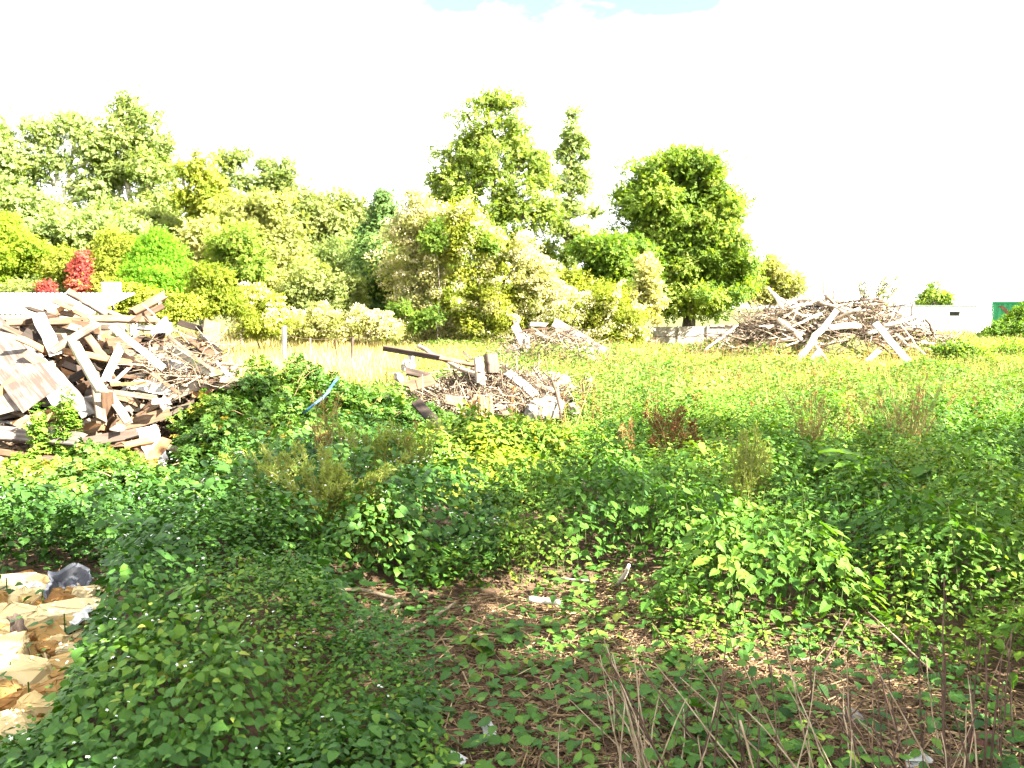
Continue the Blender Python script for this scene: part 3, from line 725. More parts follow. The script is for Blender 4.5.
boxv(a, (p[0] - .24, 27.05, p[2] - .2), (p[0] + .24, 27.29, p[2] + .19)); a.build('slat_panel', M['w_white'], root)

# block wall in front of the big tree
xa, xb = at(648, 330, 44)[0], at(800, 330, 44)[0]
root = thing('block_wall', 'low pale concrete panel wall below the big rounded tree', 'wall', ((xa + xb) / 2, 44, 0))
a = Acc(); boxv(a, (xa, 44, -.1), (xb, 44.14, .62)); a.build('lower_panel', M['concrete'], root)
a = Acc(); boxv(a, (xa, 44.012, .65), (xb, 44.13, 1.18)); a.build('upper_panel', M['concrete'], root)
a = Acc(); boxv(a, (xa + .02, 44.03, .6), (xb - .02, 44.1, .66)); a.build('joint_strip', M['terracotta'], root)
a = Acc(); boxv(a, (xa + 3.4, 43.93, 1.184), (xb + .04, 44.2, 1.26)); a.build('coping', M['concrete'], root)
for q in (0.0, 1.7, 3.3, 5.1, 6.9):
    a = Acc(); boxv(a, (xa + q - .07, 43.94, -.1), (xa + q + .07, 44.17, 1.21)); a.build('post', M['concrete'], root)

# white cabin and painted container
def rot_box(cpt, apt, bpt, z1):
    """corner, far end of the front, far end of the side -> matrix and lengths"""
    u = Vector((apt[0] - cpt[0], apt[1] - cpt[1], 0)); l = u.length; u.normalize()
    v = Vector((-u.y, u.x, 0))
    if v.dot(Vector((bpt[0] - cpt[0], bpt[1] - cpt[1], 0))) < 0: v = -v
    m = Matrix(((u.x, v.x, 0, cpt[0]), (u.y, v.y, 0, cpt[1]), (0, 0, 1, 0), (0, 0, 0, 1)))
    return m, l
c0, c1, c2 = at(977, 320, 60), at(862, 320, 68), at(992, 320, 66)
mw, l_ = rot_box(c0, c1, c2, 2.4)
root = thing('cabin', 'long white flat-roofed cabin behind the branch heap', 'cabin', (c0[0], c0[1], 0))
def lbox(root, name, mat, c0, c1, mw):
    a = Acc(); boxv(a, c0, c1); return local(a, name, M[mat], mw, root)
lbox(root, 'wall', 'whitepaint', (0, 0, -.1), (l_, 4.2, 2.30), mw)
lbox(root, 'roof', 'greypaint', (-.08, -.08, 2.303), (l_ + .08, 4.28, 2.42), mw)
lbox(root, 'vent', 'dark', (1.35, -.035, 1.62), (2.05, -.004, 1.90), mw)
lbox(root, 'vent_hood', 'greypaint', (1.25, -.22, 1.905), (2.1, -.004, 1.95), mw)
lbox(root, 'door', 'whitepaint', (6.2, -.05, 0), (7.1, -.004, 2.02), mw)
lbox(root, 'aerial', 'greypaint', (.5, .3, 2.425), (.54, .34, 3.2), mw)
c0, c1, c2 = at(991, 320, 55), at(1075, 320, 52.5), at(992, 320, 62)
mw, l_ = rot_box(c0, c1, c2, 2.6)
root = thing('shipping_container', 'green shipping container sprayed with orange and brown paint', 'container', (c0[0], c0[1], 0))
lbox(root, 'wall', 'greenpaint', (.09, .06, .12), (l_ - .09, 2.4, 2.5), mw)
a = Acc()
for q in range(int((l_ - .2) / .3)): boxv(a, (.1 + q * .3, .02, .13), (.26 + q * .3, .057, 2.48))
local(a, 'ribbed_panel', M['greenpaint'], mw, root)
for n_, c0_, c1_ in (('rail', (0, 0, 2.503), (l_, 2.44, 2.64)), ('rail', (0, 0, -.05), (l_, 2.44, .117)), ('corner_post', (0, 0, .12), (.087, .1, 2.5)), ('corner_post', (l_ - .087, 0, .12), (l_, .1, 2.5))):
    lbox(root, n_, 'greenpaint', c0_, c1_, mw)
def mural(pts, mat, y):
    a = Acc(); P = np.array([(x, y, z) for x, z in pts] + [(x, y + .006, z) for x, z in pts]); n = len(pts)
    i = np.arange(1, n - 1); F = np.stack([np.zeros(n - 2, int), i, i + 1], 1)
    s = np.arange(n); s2 = (s + 1) % n
    a.add(P, np.concatenate([F, F[:, ::-1] + n, np.stack([s, s + n, s2], 1), np.stack([s2, s + n, s2 + n], 1)]))
    local(a, 'painted_shape', M[mat], mw, root)
th = np.linspace(0, 2 * math.pi, 18, endpoint=False)
arc = [(.35 + 1.0 * t_, 2.3 - 1.6 * t_ ** 1.6) for t_ in np.linspace(0, 1, 10)]
for s_ in range(9):
    (xa_, za_), (xb_, zb_) = arc[s_], arc[s_ + 1]
    mural([(xa_, za_), (xb_, zb_), (xb_ + .26, zb_ + .06), (xa_ + .24, za_ + .06)], 'brownpaint', .012)
mural([(1.95 + .42 * math.cos(x) * (1 + .15 * math.sin(3 * x)), 1.85 + .45 * math.sin(x)) for x in th], 'orangepaint', .010)
mural([(2.9 + .7 * math.cos(x), 1.9 + .52 * math.sin(x) * (1 + .2 * math.cos(2 * x))) for x in th], 'sandpaint', .008)

def post(label, px, py0, py1, d, r, mat, lean=0, square=False, name='fence_post'):
    b_ = at(px, py1, d); t_ = at(px + lean, py0, d); zb = float(gz(b_[0], d)) - .2
    b_[2] = zb
    a = Acc(); q = np.linspace(0, 1, 5)[:, None]
    a.tube(b_ + (t_ - b_) * q + rng.normal(size=(5, 3)) * .006, r, 4 if square else 7)
    return tag(a.build(name, M[mat], None, b_), label, 'post', 'fence posts along the dry bank')
post('white-painted square fence post on the dry bank', 283, 326, 352, 30, .09, 'w_white', 1, True)
post('thin dark leaning fence post on the dry bank', 350, 337, 368, 27, .045, 'w_dark', 3)
post('slender brown fence post next to the dark leaning one', 338, 340, 366, 29, .03, 'w_brown', -2)
post('short pale stump-like post by the end of the long dark plank', 411, 352, 372, 23, .09, 'w_white', 0, True)
post('small pale post near the broken concrete at the low heap', 310, 338, 355, 31, .035, 'w_grey', 0)
a = Acc()
for z_ in (.55, .95, 1.25):
    p0 = at(283, 340, 30); p1 = at(352, 345, 27.2)
    q = np.linspace(0, 1, 12)[:, None]; P = p0 + (p1 - p0) * q; P[:, 2] = z_ + .25 - .12 * np.sin(q[:, 0] * math.pi)
    a.tube(P, .006, 4)
tag(a.build('fence_wire', M['wire'], None, P[0]), 'rusty wire strung between the white and the dark leaning posts', 'wire')
# ------------------------------------------------------------------ boards and branches
def board(p1, p2, w, t_, mat, label, group, roll=0.0, name='board', cat='board', jag=.075, bow=.0, segs=7):
    p1 = np.asarray(p1, float); p2 = np.asarray(p2, float)
    v = p2 - p1; Lb = np.linalg.norm(v); y = Vector(v / Lb)
    mid = (p1 + p2) / 2
    face = Vector(cam.location) - Vector(mid); face.z += 1.2          # broad face looks out of the heap and up
    z = face - face.dot(y) * y; z.normalize()
    x = y.cross(z)
    c, s = math.cos(roll), math.sin(roll); x, z = c * x + s * z, c * z - s * x
    a = Acc()
    q = np.linspace(-.5, .5, segs + 1)
    ch = min(w, t_) * .12
    prof = np.array([(w / 2 - ch, -t_ / 2), (w / 2, -t_ / 2 + ch), (w / 2, t_ / 2 - ch), (w / 2 - ch, t_ / 2), (-w / 2 + ch, t_ / 2), (-w / 2, t_ / 2 - ch), (-w / 2, -t_ / 2 + ch), (-w / 2 + ch, -t_ / 2)])
    V = np.zeros((segs + 1, 8, 3))
    wob = rng.normal(size=(segs + 1, 1)) * min(.006, w * .03)
    tw = rng.normal() * .03
    for i in range(segs + 1):
        an = tw * q[i] * 2; ca, sa = math.cos(an), math.sin(an)
        V[i, :, 0] = prof[:, 0] * ca - prof[:, 1] * sa + wob[i]
        V[i, :, 2] = prof[:, 0] * sa + prof[:, 1] * ca + bow * (1 - 4 * q[i] ** 2)
        V[i, :, 1] = q[i] * Lb
    jg = rng.normal(size=4) * jag
    e = np.interp(prof[:, 0], [-w / 2, -w / 6, w / 6, w / 2], jg)
    V[0, :, 1] += np.abs(e) + rng.normal(size=8) * jag * .3
    jg = rng.normal(size=4) * jag
    V[-1, :, 1] -= np.abs(np.interp(prof[:, 0], [-w / 2, -w / 6, w / 6, w / 2], jg)) + rng.normal(size=8) * jag * .3
    V = V.reshape(-1, 3); F = []
    for i in range(segs):
        for j in range(8):
            A, B = i * 8 + j, i * 8 + (j + 1) % 8
            F += [(A, B, B + 8), (A, B + 8, A + 8)]
    n = len(V); V = np.concatenate([V, [V[:8].mean(0)], [V[-8:].mean(0)]])
    for j in range(8):
        F += [(n, (j + 1) % 8, j), (n + 1, segs * 8 + j, segs * 8 + (j + 1) % 8)]
    a.add(V, F)
    mw = Matrix(((x.x, y.x, z.x, mid[0]), (x.y, y.y, z.y, mid[1]), (x.z, y.z, z.z, mid[2]), (0, 0, 0, 1)))
    return tag(local(a, name, M[mat], mw), label, cat, group)

GH = 'boards in the big timber heap'
def dl(py): return 10.9 + (478 - py) / 186 * 2.5
def HB(x1, y1, x2, y2, w, t_, mat, label, dd=0.0, dd2=None, roll=0.0, **k):
    dd2 = dd if dd2 is None else dd2
    return board(at(x1, y1, dl(y1) + dd), at(x2, y2, dl(y2) + dd2), w, t_, 'w_' + mat, label, GH, roll, **k)
S = dict(name='wood_sheet', cat='wood sheet')
HB(-22, 322, 44, 402, .62, .025, 'ply', 'broad bleached sheet leaning over the front of the timber heap', -.15, -.35, .1, jag=.09, **S)
HB(-30, 352, 8, 420, .50, .025, 'white', 'white sheet at the picture edge, behind the broad bleached sheet', -.2, -.3, -.15, jag=.08, **S)
HB(12, 336, 66, 402, .34, .025, 'ply', 'streaky grey-white plank lying beside the broad bleached sheet', -.1, -.3, .15, jag=.08)
HB(52, 372, 90, 416, .20, .03, 'ply', 'pale plank running down to the leafy foot of the heap', -.1, -.25, .1)
HB(37, 312, 57, 356, .20, .04, 'white', 'white plank propped steeply against the long brown beam', -.25, -.2, .2)
HB(8, 323, 92, 321, .12, .09, 'brown', 'long brown beam lying level across the heap under the diagonal white plank', -.05, -.05, .25)
HB(88, 319, 158, 320, .11, .08, 'brown', 'second long brown beam, level with the first and ending near the printed cloth', -.08, -.05, .3)
HB(101, 321, 48, 353, .10, .09, 'white', 'diagonal white plank with a brown edge resting over the long brown beam', -.35, -.3, .5)
HB(95, 324, 78, 346, .17, .04, 'brown', 'wide brown board behind the diagonal white plank', -.05, 0, .1)
HB(67, 291, 110, 316, .11, .08, 'white', 'topmost white beam sloping over the shed roof', .0, .05, .4)
HB(79, 300, 122, 317, .07, .04, 'grey', 'thin grey board just under the topmost white beam', .05, .05, .2)
HB(28, 308, 62, 319, .06, .05, 'dark', 'dark batten near the top of the heap', -.05, -.05, .4)
HB(22, 312, 52, 302, .20, .04, 'mossy', 'mottled rough board at the top of the heap below the shed roof', .1, .1, .0)
HB(60, 304, 88, 318, .07, .05, 'orange', 'orange-brown batten at the top of the heap', -.05, 0, .3)
HB(70, 312, 82, 301, .05, .03, 'white', 'small white stick crossing the orange batten', -.15, -.1)
HB(52, 300, 76, 308, .10, .04, 'grey', 'grey board end under the topmost white beam', .1, .1, .2)
HB(44, 318, 66, 306, .08, .04, 'orange', 'short fresh-coloured board sticking up near the top of the heap', .05, .05, .2)
HB(128, 315, 166, 295, .13, .10, 'brown', 'reddish beam end poking up at the top beside the printed cloth', .0, .1, .35)
HB(134, 321, 168, 303, .10, .06, 'brown', 'lower reddish beam below the one poking up', -.1, -.05, .2)
HB(140, 302, 158, 318, .03, .02, 'white', 'thin white lath crossing the reddish beams', -.25, -.25)
HB(158, 310, 162, 294, .03, .02, 'white', 'thin white lath standing upright beyond the reddish beams', .1, .1)
HB(111, 326, 164, 368, .10, .035, 'white', 'straight clean white plank slanting down to the right of the heap', -.35, -.35, .05, jag=.01)
HB(72, 340, 103, 394, .15, .08, 'mossy', 'mossy square post slanting down through the middle of the heap', -.3, -.4, .45)
HB(58, 350, 134, 364, .10, .06, 'orange', 'long orange-brown board lying across the middle of the heap', -.12, -.2, .25)
HB(122, 344, 103, 384, .12, .04, 'white', 'pale board standing between the mossy post and the clean white plank', -.22, -.3, .1)
HB(131, 366, 112, 384, .05, .03, 'white', 'narrow pale lath below the clean white plank', -.4, -.4)
HB(108, 385, 150, 383, .05, .03, 'orange', 'thin fresh-coloured lath lying level below the narrow pale lath', -.4, -.4)
HB(122, 354, 153, 374, .13, .04, 'brown', 'reddish board under the clean white plank', -.05, -.1, .1)
HB(106, 362, 132, 366, .08, .04, 'brown', 'short brown board ending at the clean white plank', -.05)
HB(60, 362, 90, 374, .10, .04, 'dark', 'dark board in the gap beside the streaky plank', 0, 0)
HB(60, 372, 86, 380, .12, .05, 'orange', 'ochre board end in the gap beside the mossy post', .02, .0)
HB(88, 333, 128, 346, .13, .04, 'orange', 'ochre board under the long beam in the upper middle', .05, .05, .1)
HB(92, 345, 126, 330, .07, .03, 'mossy', 'greenish lath behind the upper middle boards', .12, .12)
HB(104, 386, 132, 428, .12, .03, 'white', 'torn white board with a ragged edge beside the mossy post foot', -.3, -.4, .2, jag=.12)
HB(94, 372, 102, 424, .13, .07, 'grey', 'grey plank standing beside the torn white board', -.3, -.4, .3)
HB(-30, 431, 85, 440, .21, .09, 'ply', 'heavy bleached beam with a broken end low at the foot of the heap', -.2, -.3, .3, jag=.06)
HB(-20, 416, 36, 398, .36, .03, 'white', 'broad white sheet lying just above the heavy bleached beam', -.05, -.05, .3, jag=.1, **S)
HB(12, 470, 63, 478, .12, .05, 'white', 'lowest pale plank at the foot of the heap', -.3, -.3, .25)
HB(28, 462, 80, 458, .11, .06, 'grey', 'grey-brown plank between the heavy beam and the lowest pale plank', -.1, -.15, .3)
HB(-10, 468, 26, 446, .12, .05, 'brown', 'brown plank slanting under the heavy bleached beam', -.05, 0, .2)
HB(36, 448, 62, 474, .10, .04, 'brown', 'weathered brown board wedged under the heavy bleached beam', 0, 0, .2)
HB(139, 474, 168, 438, .14, .04, 'orange', 'rust-brown plank standing up out of the brambles', -.75, -.6, .05, jag=.05)
HB(120, 447, 154, 440, .10, .08, 'orange', 'stubby ochre beam lying on the white scraps', -.45, -.4, .4)
HB(146, 425, 158, 462, .27, .02, 'white', 'white panel scrap behind the standing rust-brown plank', -.2, -.4, .1, jag=.1, **S)
HB(152, 482, 161, 456, .16, .08, 'white', 'white block at the base of the standing rust-brown plank', -.45, -.45, .2)
HB(162, 446, 190, 454, .09, .06, 'grey', 'grey board end lying in the brambles beyond the white panel scrap', -.3, -.3, .2)
HB(149, 402, 172, 401, .09, .03, 'white', 'small white scrap lying under the right slope of the heap', -.4, -.4, .3)
HB(155, 480, 130, 492, .07, .05, 'dark', 'dark batten on the ground below the white block', -.35, -.3)
HB(213, 318, 210, 347, .24, .02, 'orange', 'upright orange plywood scrap at the end of the heap', -.1, -.3, 0, jag=.08, **S)
HB(186, 334, 216, 358, .13, .03, 'brown', 'brown plank below the upright plywood scrap', -.25, -.3, .1)
HB(170, 348, 222, 378, .14, .03, 'mossy', 'greenish weathered plank low on the end slope', -.35, -.45, .05)
HB(150, 336, 186, 352, .14, .03, 'brown', 'brown board below the printed cloth', -.05, -.1, .1)
HB(178, 322, 204, 330, .10, .04, 'dark', 'dark board beside the printed cloth', .05, .05)
HB(200, 336, 222, 352, .05, .04, 'dark', 'dark stick at the very end of the heap', -.35, -.35)
HB(222, 366, 230, 378, .06, .03, 'white', 'small pale stick standing at the end of the heap', -.5, -.5)
HB(216, 360, 220, 368, .05, .03, 'white', 'tiny pale stick next to the one at the heap end', -.5, -.5)
HB(-8, 378, 18, 352, .12, .03, 'orange', 'orange board end at the picture edge behind the white sheets', -.1, -.1)
HB(-6, 398, 17, 378, .13, .03, 'orange', 'pale orange plank under the white sheets at the picture edge', -.32, -.35)
HB(120, 376, 140, 378, .06, .04, 'brown', 'short brown stick in the hollow below the long orange-brown board', -.2)
HB(110, 392, 158, 398, .08, .03, 'grey', 'grey lath low on the right slope', -.3, -.3)
HB(150, 372, 182, 396, .06, .03, 'brown', 'brown lath slanting into the brambles', -.4, -.4)
HB(134, 352, 178, 346, .06, .03, 'grey', 'thin grey lath across the right slope', -.25, -.25)
HB(168, 336, 214, 372, .05, .03, 'grey', 'thin grey lath slanting down the end slope', -.5, -.5)
# the boards buried in between
lens = {'grey': 'grey', 'brown': 'brown', 'dark': 'dark', 'orange': 'ochre', 'white': 'whitish', 'mossy': 'greenish'}
for i in range(150):
    px = rng.uniform(-20, 232); top = np.interp(px, [-20, 60, 130, 200, 235], [318, 306, 318, 334, 362])
    py = rng.uniform(top + 6, np.interp(px, [-20, 100, 235], [474, 446, 386]))
    d = dl(py) + rng.uniform(-.12, .3)
    c = at(px, py, d); ln = rng.uniform(.4, 1.5)
    an = rng.normal() * .55 + (math.pi if rng.random() < .5 else 0)
    v = np.array((math.cos(an), rng.normal() * .35, math.sin(an) * .7)); v /= np.linalg.norm(v)
    if px > 140: ln *= .55
    if py < top + 25: v[2] *= .3; ln *= .75
    mt = rng.choice(['grey', 'brown', 'dark', 'orange', 'white', 'mossy'], p=[.32, .28, .14, .09, .12, .05])
    end = 'end slope' if px > 150 else ('foot' if py > 400 else 'face')
    z_ = c[2]
    if z_ < .1: continue
    board(c - v * ln / 2, c + v * ln / 2, rng.uniform(.05, .17), rng.uniform(.03, .08), 'w_' + mt,
          f'{"long" if ln > .8 else "short"} {lens[mt]} board jammed among others in the {end} of the timber heap', GH, rng.uniform(-.4, .5))
# printed cloth
a = Acc(); n_ = 14
uu, vv = np.meshgrid(np.linspace(-1, 1, n_), np.linspace(-1, 1, n_))
c = at(164, 326, dl(326) - .25)
zz = .07 * np.sin(uu * 4 + vv * 2) + .05 * np.cos(vv * 6 - uu) - .16 * uu ** 2
P = np.stack([c[0] + uu * .13 + .04 * np.sin(vv * 5), c[1] + vv * .14 - .12 * uu * 0 + zz * .5, c[2] + vv * .09 + zz * .5], 2).reshape(-1, 3)
ii, jj = np.meshgrid(np.arange(n_ - 1), np.arange(n_ - 1)); q = (jj * n_ + ii).ravel()
a.add(P, np.concatenate([np.stack([q, q + 1, q + n_ + 1], 1), np.stack([q, q + n_ + 1, q + n_], 1)]))
tag(a.build('cloth', M['rag'], None, c, smooth=True), 'crumpled white cloth with dark print on the timber heap', 'cloth')

def curve_pts(p1, p2, k, sag, rough):
    q = np.linspace(0, 1, k)[:, None]; p1 = np.asarray(p1, float); p2 = np.asarray(p2, float)
    Ln = np.linalg.norm(p2 - p1)
    n = unit(1)[0]; v = (p2 - p1) / Ln; n = n - n.dot(v) * v
    return p1 + (p2 - p1) * q + n * np.sin(q * math.pi) * sag * Ln + rng.normal(size=(k, 3)) * rough * Ln * (q * (1 - q) * 4)

def branch(p1, p2, r0, r1, label, group, mat='deadwood', sag=.06, forks=0, name='branch', cat='branch', rough=.012, k=9, t=None):
    a = Acc(); P = curve_pts(p1, p2, k, sag, rough); rr = np.linspace(r0, r1, k) * (1 + .10 * rng.normal(size=k))
    t = rng.random() if t is None else t
    a.tube(P, rr, 7, t)
    for f_ in range(forks):
        i = rng.integers(2, k - 2); v = P[i + 1] - P[i - 1]; v /= np.linalg.norm(v)
        e = P[i] + (v + unit(1)[0] * .7) * np.linalg.norm(P[-1] - P[0]) * rng.uniform(.18, .4)
        a.tube(curve_pts(P[i], e, 6, .1, .03), np.linspace(rr[i] * .6, r1 * .5, 6), 5, t)
    return tag(a.build(name, M[mat], None, P[0], smooth=True), label, cat, group)

# branch heap
GB = 'logs and branches in the branch heap'
def dr(px, py): return 30.6 + (362 - py) / 62 * 2.2 + abs(px - 830) / 110 * .6
def BB(x1, y1, x2, y2, r0, r1, label, dd=-.3, **k):
    return branch(at(x1, y1, dr(x1, y1) + dd), at(x2, y2, dr(x2, y2) + dd), r0, r1, label, GB, **k)
BB(797, 362, 836, 311, .15, .10, 'thickest pale straight log slanting up across the front of the branch heap', -.9, sag=.01, t=1)
BB(783, 310, 768, 288, .09, .06, 'barkless hooked branch sticking up highest at the heap end', -.1, sag=.12, t=1)
BB(790, 305, 774, 293, .07, .05, 'pale branch crossing the hooked one at the top', -.1, sag=.05, t=1)
BB(778, 320, 802, 341, .11, .08, 'pale log slanting down below the hooked branch', -.5, sag=.05, t=.95)
BB(818, 327, 860, 326, .12, .11, 'pale log lying level above the dark hollow', -.4, sag=.02, t=1)
BB(868, 334, 926, 309, .10, .05, 'long pale pole slanting up in front of the cabin', -.5, sag=.03, t=.9)
BB(705, 350, 738, 325, .05, .03, 'thin pale pole leaning at the thin end of the branch heap', -.4, sag=.02, t=.9)
BB(716, 350, 744, 327, .05, .03, 'second thin pole leaning behind the first', .1, sag=.03, t=.7)
BB(740, 326, 790, 318, .06, .04, 'knotty branch lying along the thin end of the heap', -.2, sag=.06, t=.3, forks=2)
BB(800, 303, 850, 301, .09, .07, 'grey log lying along the crest of the branch heap', .1, sag=.03, t=.6)
BB(845, 306, 885, 303, .08, .06, 'brown log lying along the crest next to the grey one', 0, sag=.05, t=.2)
BB(825, 302, 838, 312, .08, .08, 'cut log end on the crest of the heap', -.3, sag=.01, t=.5)
BB(905, 330, 945, 338, .06, .04, 'brown branch trailing off the far end of the heap', -.2, sag=.05, t=.2, forks=2)
BB(815, 345, 828, 362, .06, .05, 'short pale stick standing in the weeds below the thick log', -.8, sag=.02, t=1)
board(at(874, 322, 30.6), at(908, 362, 29.6), .26, .09, 'w_white', 'pale plank with a dark edge sliding off the branch heap', GB, .5)
board(at(858, 324, 31.2), at(828, 328, 31.0), .22, .05, 'w_white', 'short white board lying on the branch heap', GB, .3)
board(at(866, 362, 29.5), at(880, 350, 29.8), .20, .05, 'w_white', 'pale board end in the weeds beside the sliding plank', GB, .1)
board(at(808, 364, 29.4), at(820, 352, 29.9), .22, .05, 'w_white', 'pale board end in the weeds at the foot of the thick log', GB, .1)
tones = [(0, 'dark brown'), (.3, 'brown'), (.55, 'grey-brown'), (.8, 'pale')]
def top_r(px): return np.interp(px, [700, 735, 770, 800, 840, 880, 915, 948], [344, 322, 303, 296, 295, 300, 314, 334])
for i in range(190):
    px = 825 + rng.normal() * 58; px = min(max(px, 712), 942)
    py = rng.uniform(top_r(px) + 3, 362)
    c = at(px, py, dr(px, py) + rng.uniform(-.35, .6)); ln = rng.uniform(.7, 2.8)
    an = rng.normal() * .55 + (math.pi if rng.random() < .5 else 0)
    v = np.array((math.cos(an), rng.normal() * .5, math.sin(an) * .7)); v /= np.linalg.norm(v)
    r = rng.uniform(.018, .085) * (1 if px > 775 else .6); t_ = rng.random() * (1 if px > 775 else .5)
    tn = [n for q, n in tones if q <= t_][-1]
    where = 'thin end' if px < 775 else ('far end' if px > 890 else ('crest' if py < 322 else ('foot' if py > 345 else 'middle')))
    branch(c - v * ln / 2, c + v * ln / 2, r, r * .55, f'{"thick" if r > .05 else "thin"} {tn} branch tangled in the {where} of the branch heap', GB, forks=rng.integers(0, 3), sag=.1, t=t_, rough=.02)

def brush(label, n, fn, lmin, lmax, r, mat='brush', name='brushwood'):
    a = Acc()
    for i in range(n):
        c = fn(); ln = rng.uniform(lmin, lmax); v = unit(1)[0] * (1, .8, .55); v /= np.linalg.norm(v)
        a.tube(curve_pts(c - v * ln / 2, c + v * ln / 2, 5, .14, .03), np.linspace(r, r * .4, 5) * rng.uniform(.6, 1.4), 3, rng.random(), cap=False)
    return tag(a.build(name, M[mat], None, c), label, 'brushwood', kind='stuff')
def f_():
    px = rng.uniform(-30, 228); py = rng.uniform(np.interp(px, [-20, 60, 130, 200, 235], [322, 312, 322, 338, 362]), np.interp(px, [-20, 100, 235], [470, 440, 386]))
    p = at(px, py, dl(py) + .25); z0 = float(gz(p[0], p[1])); p[2] = max(z0 + rng.uniform(0, .12), p[2] - .4) if p[2] > z0 else z0 + .03
    return p
a = Acc()
for i in range(1500):
    c = f_(); ln = rng.uniform(.08, .5); v = unit(1)[0] * (1, .8, .6); v /= np.linalg.norm(v); r_ = rng.uniform(.008, .03)
    a.scatter(STRAW, c[None], v[None], unit(1), np.array([[r_ * 2, ln, r_]]), rng.random(1))
tag(a.build('splinters', M['brush'], None, (-7, 12, 0)), 'splintered wood and bark filling the gaps of the timber heap', 'splinters', kind='stuff')
def f_():
    px = min(max(828 + rng.normal() * 62, 700), 950); py = rng.uniform(top_r(px) + 6, 362)
    return at(px, py, dr(px, py) + rng.uniform(-.3, .9))
brush('fine brown twigs filling the branch heap', 2600, f_, .4, 1.5, .018)
def f_():
    px = rng.uniform(740, 800); py = rng.uniform(312, 350)
    return at(px, py, 31.8 + rng.uniform(0, 1))
brush('dark twiggy mass at the thin end of the branch heap', 500, f_, .4, 1.3, .015)

# low heap in the middle: poles, posts, boards, brushwood
GM = 'timbers on the low heap'
board(at(383, 348, 16.4), at(440, 358, 16.2), .11, .05, 'w_dark', 'long dark plank projecting level from the low heap', GM, -.5, jag=.01)
board(at(438, 357.5, 16.25), at(480, 366, 16.1), .12, .05, 'w_brown', 'brown continuation plank running up to the block post', GM, .8, jag=.01)
branch(at(418, 346, 16.7), at(486, 379, 15.7), .045, .05, 'slender grey pole crossing the long dark plank', GM, sag=.02, t=.6, name='pole', cat='pole')
board(at(478, 358, 15.7), at(481, 388, 15.5), .17, .12, 'w_grey', 'short grey upright post on the low heap', GM, .2)
board(at(491, 354, 15.9), at(493, 374, 15.8), .25, .16, 'w_dark', 'square dark brown block beside the short grey post', GM, .5, name='timber_block', cat='block', jag=.01)
board(at(462, 351, 16.3), at(473, 360, 16.1), .05, .03, 'w_white', 'pale stick end sticking out behind the grey post', GM)
board(at(405, 371, 15.4), at(432, 377, 15.2), .15, .06, 'w_dark', 'dark board end lying over the brown sheet', GM, .5)
board(at(404, 388, 15.0), at(438, 378, 15.2), .24, .03, 'w_brown', 'flat brown sheet of wood on the low heap', GM, .4, name='wood_sheet', cat='wood sheet', jag=.08)
board(at(416, 402, 12.5), at(446, 434, 11.9), .17, .05, 'w_dark', 'black plank sliding down into the brambles', GM, .35, jag=.01)
board(at(443, 398, 14.8), at(464, 404, 14.6), .18, .03, 'w_brown', 'brownish flat scrap above the black plank', GM, .3)
board(at(496, 402, 15.0), at(511, 420, 14.6), .12, .03, 'w_grey', 'grey thin board leaning beside the rusty stump', GM, .2)
board(at(508, 372, 15.9), at(540, 398, 15.3), .16, .04, 'w_white', 'pale plank lying on the sunny side of the low heap', GM, .2)
board(at(522, 380, 16.0), at(560, 392, 15.6), .07, .03, 'w_grey', 'thin grey lath on the sunny side of the low heap', GM, .2)
def slab(label, px, py, d, sx, sy, sz, mat, rz=0, tilt=.3, name='slab', cat='slab'):
    c = at(px, py, d); return rock(label, c, (sx, sy, sz), mat, rz, tilt, name, cat)
def rock(label, c, size, mat, rz=0., tilt=0., name='stone', cat='stone', group=None, seed=None, n=16, t=None):
    import bmesh
    bm = bmesh.new(); g_ = rng if seed is None else np.random.default_rng(seed)
    p = g_.uniform(-1, 1, size=(n * 2, 3)); p /= np.maximum(np.abs(p).max(1, keepdims=True), 1e-6) ** .75; p *= g_.uniform(.82, 1, size=(len(p), 1))
    for v in p: bm.verts.new(v * np.asarray(size) / 2)
    r = bmesh.ops.convex_hull(bm, input=bm.verts)
    bmesh.ops.delete(bm, geom=[v for v in bm.verts if not v.link_faces], context='VERTS')
    bmesh.ops.bevel(bm, geom=bm.edges[:], offset=min(size) * .06, segments=1, affect='EDGES', clamp_overlap=True)
    bmesh.ops.subdivide_edges(bm, edges=bm.edges[:], cuts=1, use_grid_fill=True)
    for v in bm.verts: v.co += Vector(g_.normal(size=3)) * min(size) * .018
    bmesh.ops.triangulate(bm, faces=bm.faces[:])
    bm.verts.ensure_lookup_table()
    a = Acc(); a.add([v.co[:] for v in bm.verts], [[v.index for v in f.verts] for f in bm.faces], g_.random() if t is None else t); bm.free()
    mw = Matrix.Translation(Vector(c)) @ Matrix.Rotation(rz, 4, 'Z') @ Matrix.Rotation(tilt, 4, 'X')
    return tag(local(a, name, M[mat], mw), label, cat, group)
slab('pale broken concrete slab on the sunny side of the low heap', 553, 382, 17.2, .9, .6, .14, 'concrete', .2, .25)
slab('pale lump of rubble in front of the concrete slab', 546, 409, 14.6, .65, .42, .42, 'concrete', .5, .2, 'rubble_lump', 'rubble')
slab('brown-faced stone wedged against the pale rubble lump', 532, 412, 14.2, .24, .22, .32, 'greystone', .3, .2, 'rubble_lump', 'rubble')
slab('flat white slab lying just behind the low heap', 545, 376, 18.2, 1.1, .5, .10, 'concrete', -.2, .2)
slab('small white slab lying alone in the weeds beyond the low heap', 587, 380, 18.5, .28, .2, .36, 'concrete', .2, .2)
slab('white slab edge sunk in weeds beside the pale rubble lump', 574, 409, 14.8, .28, .22, .22, 'concrete', .9, .3)
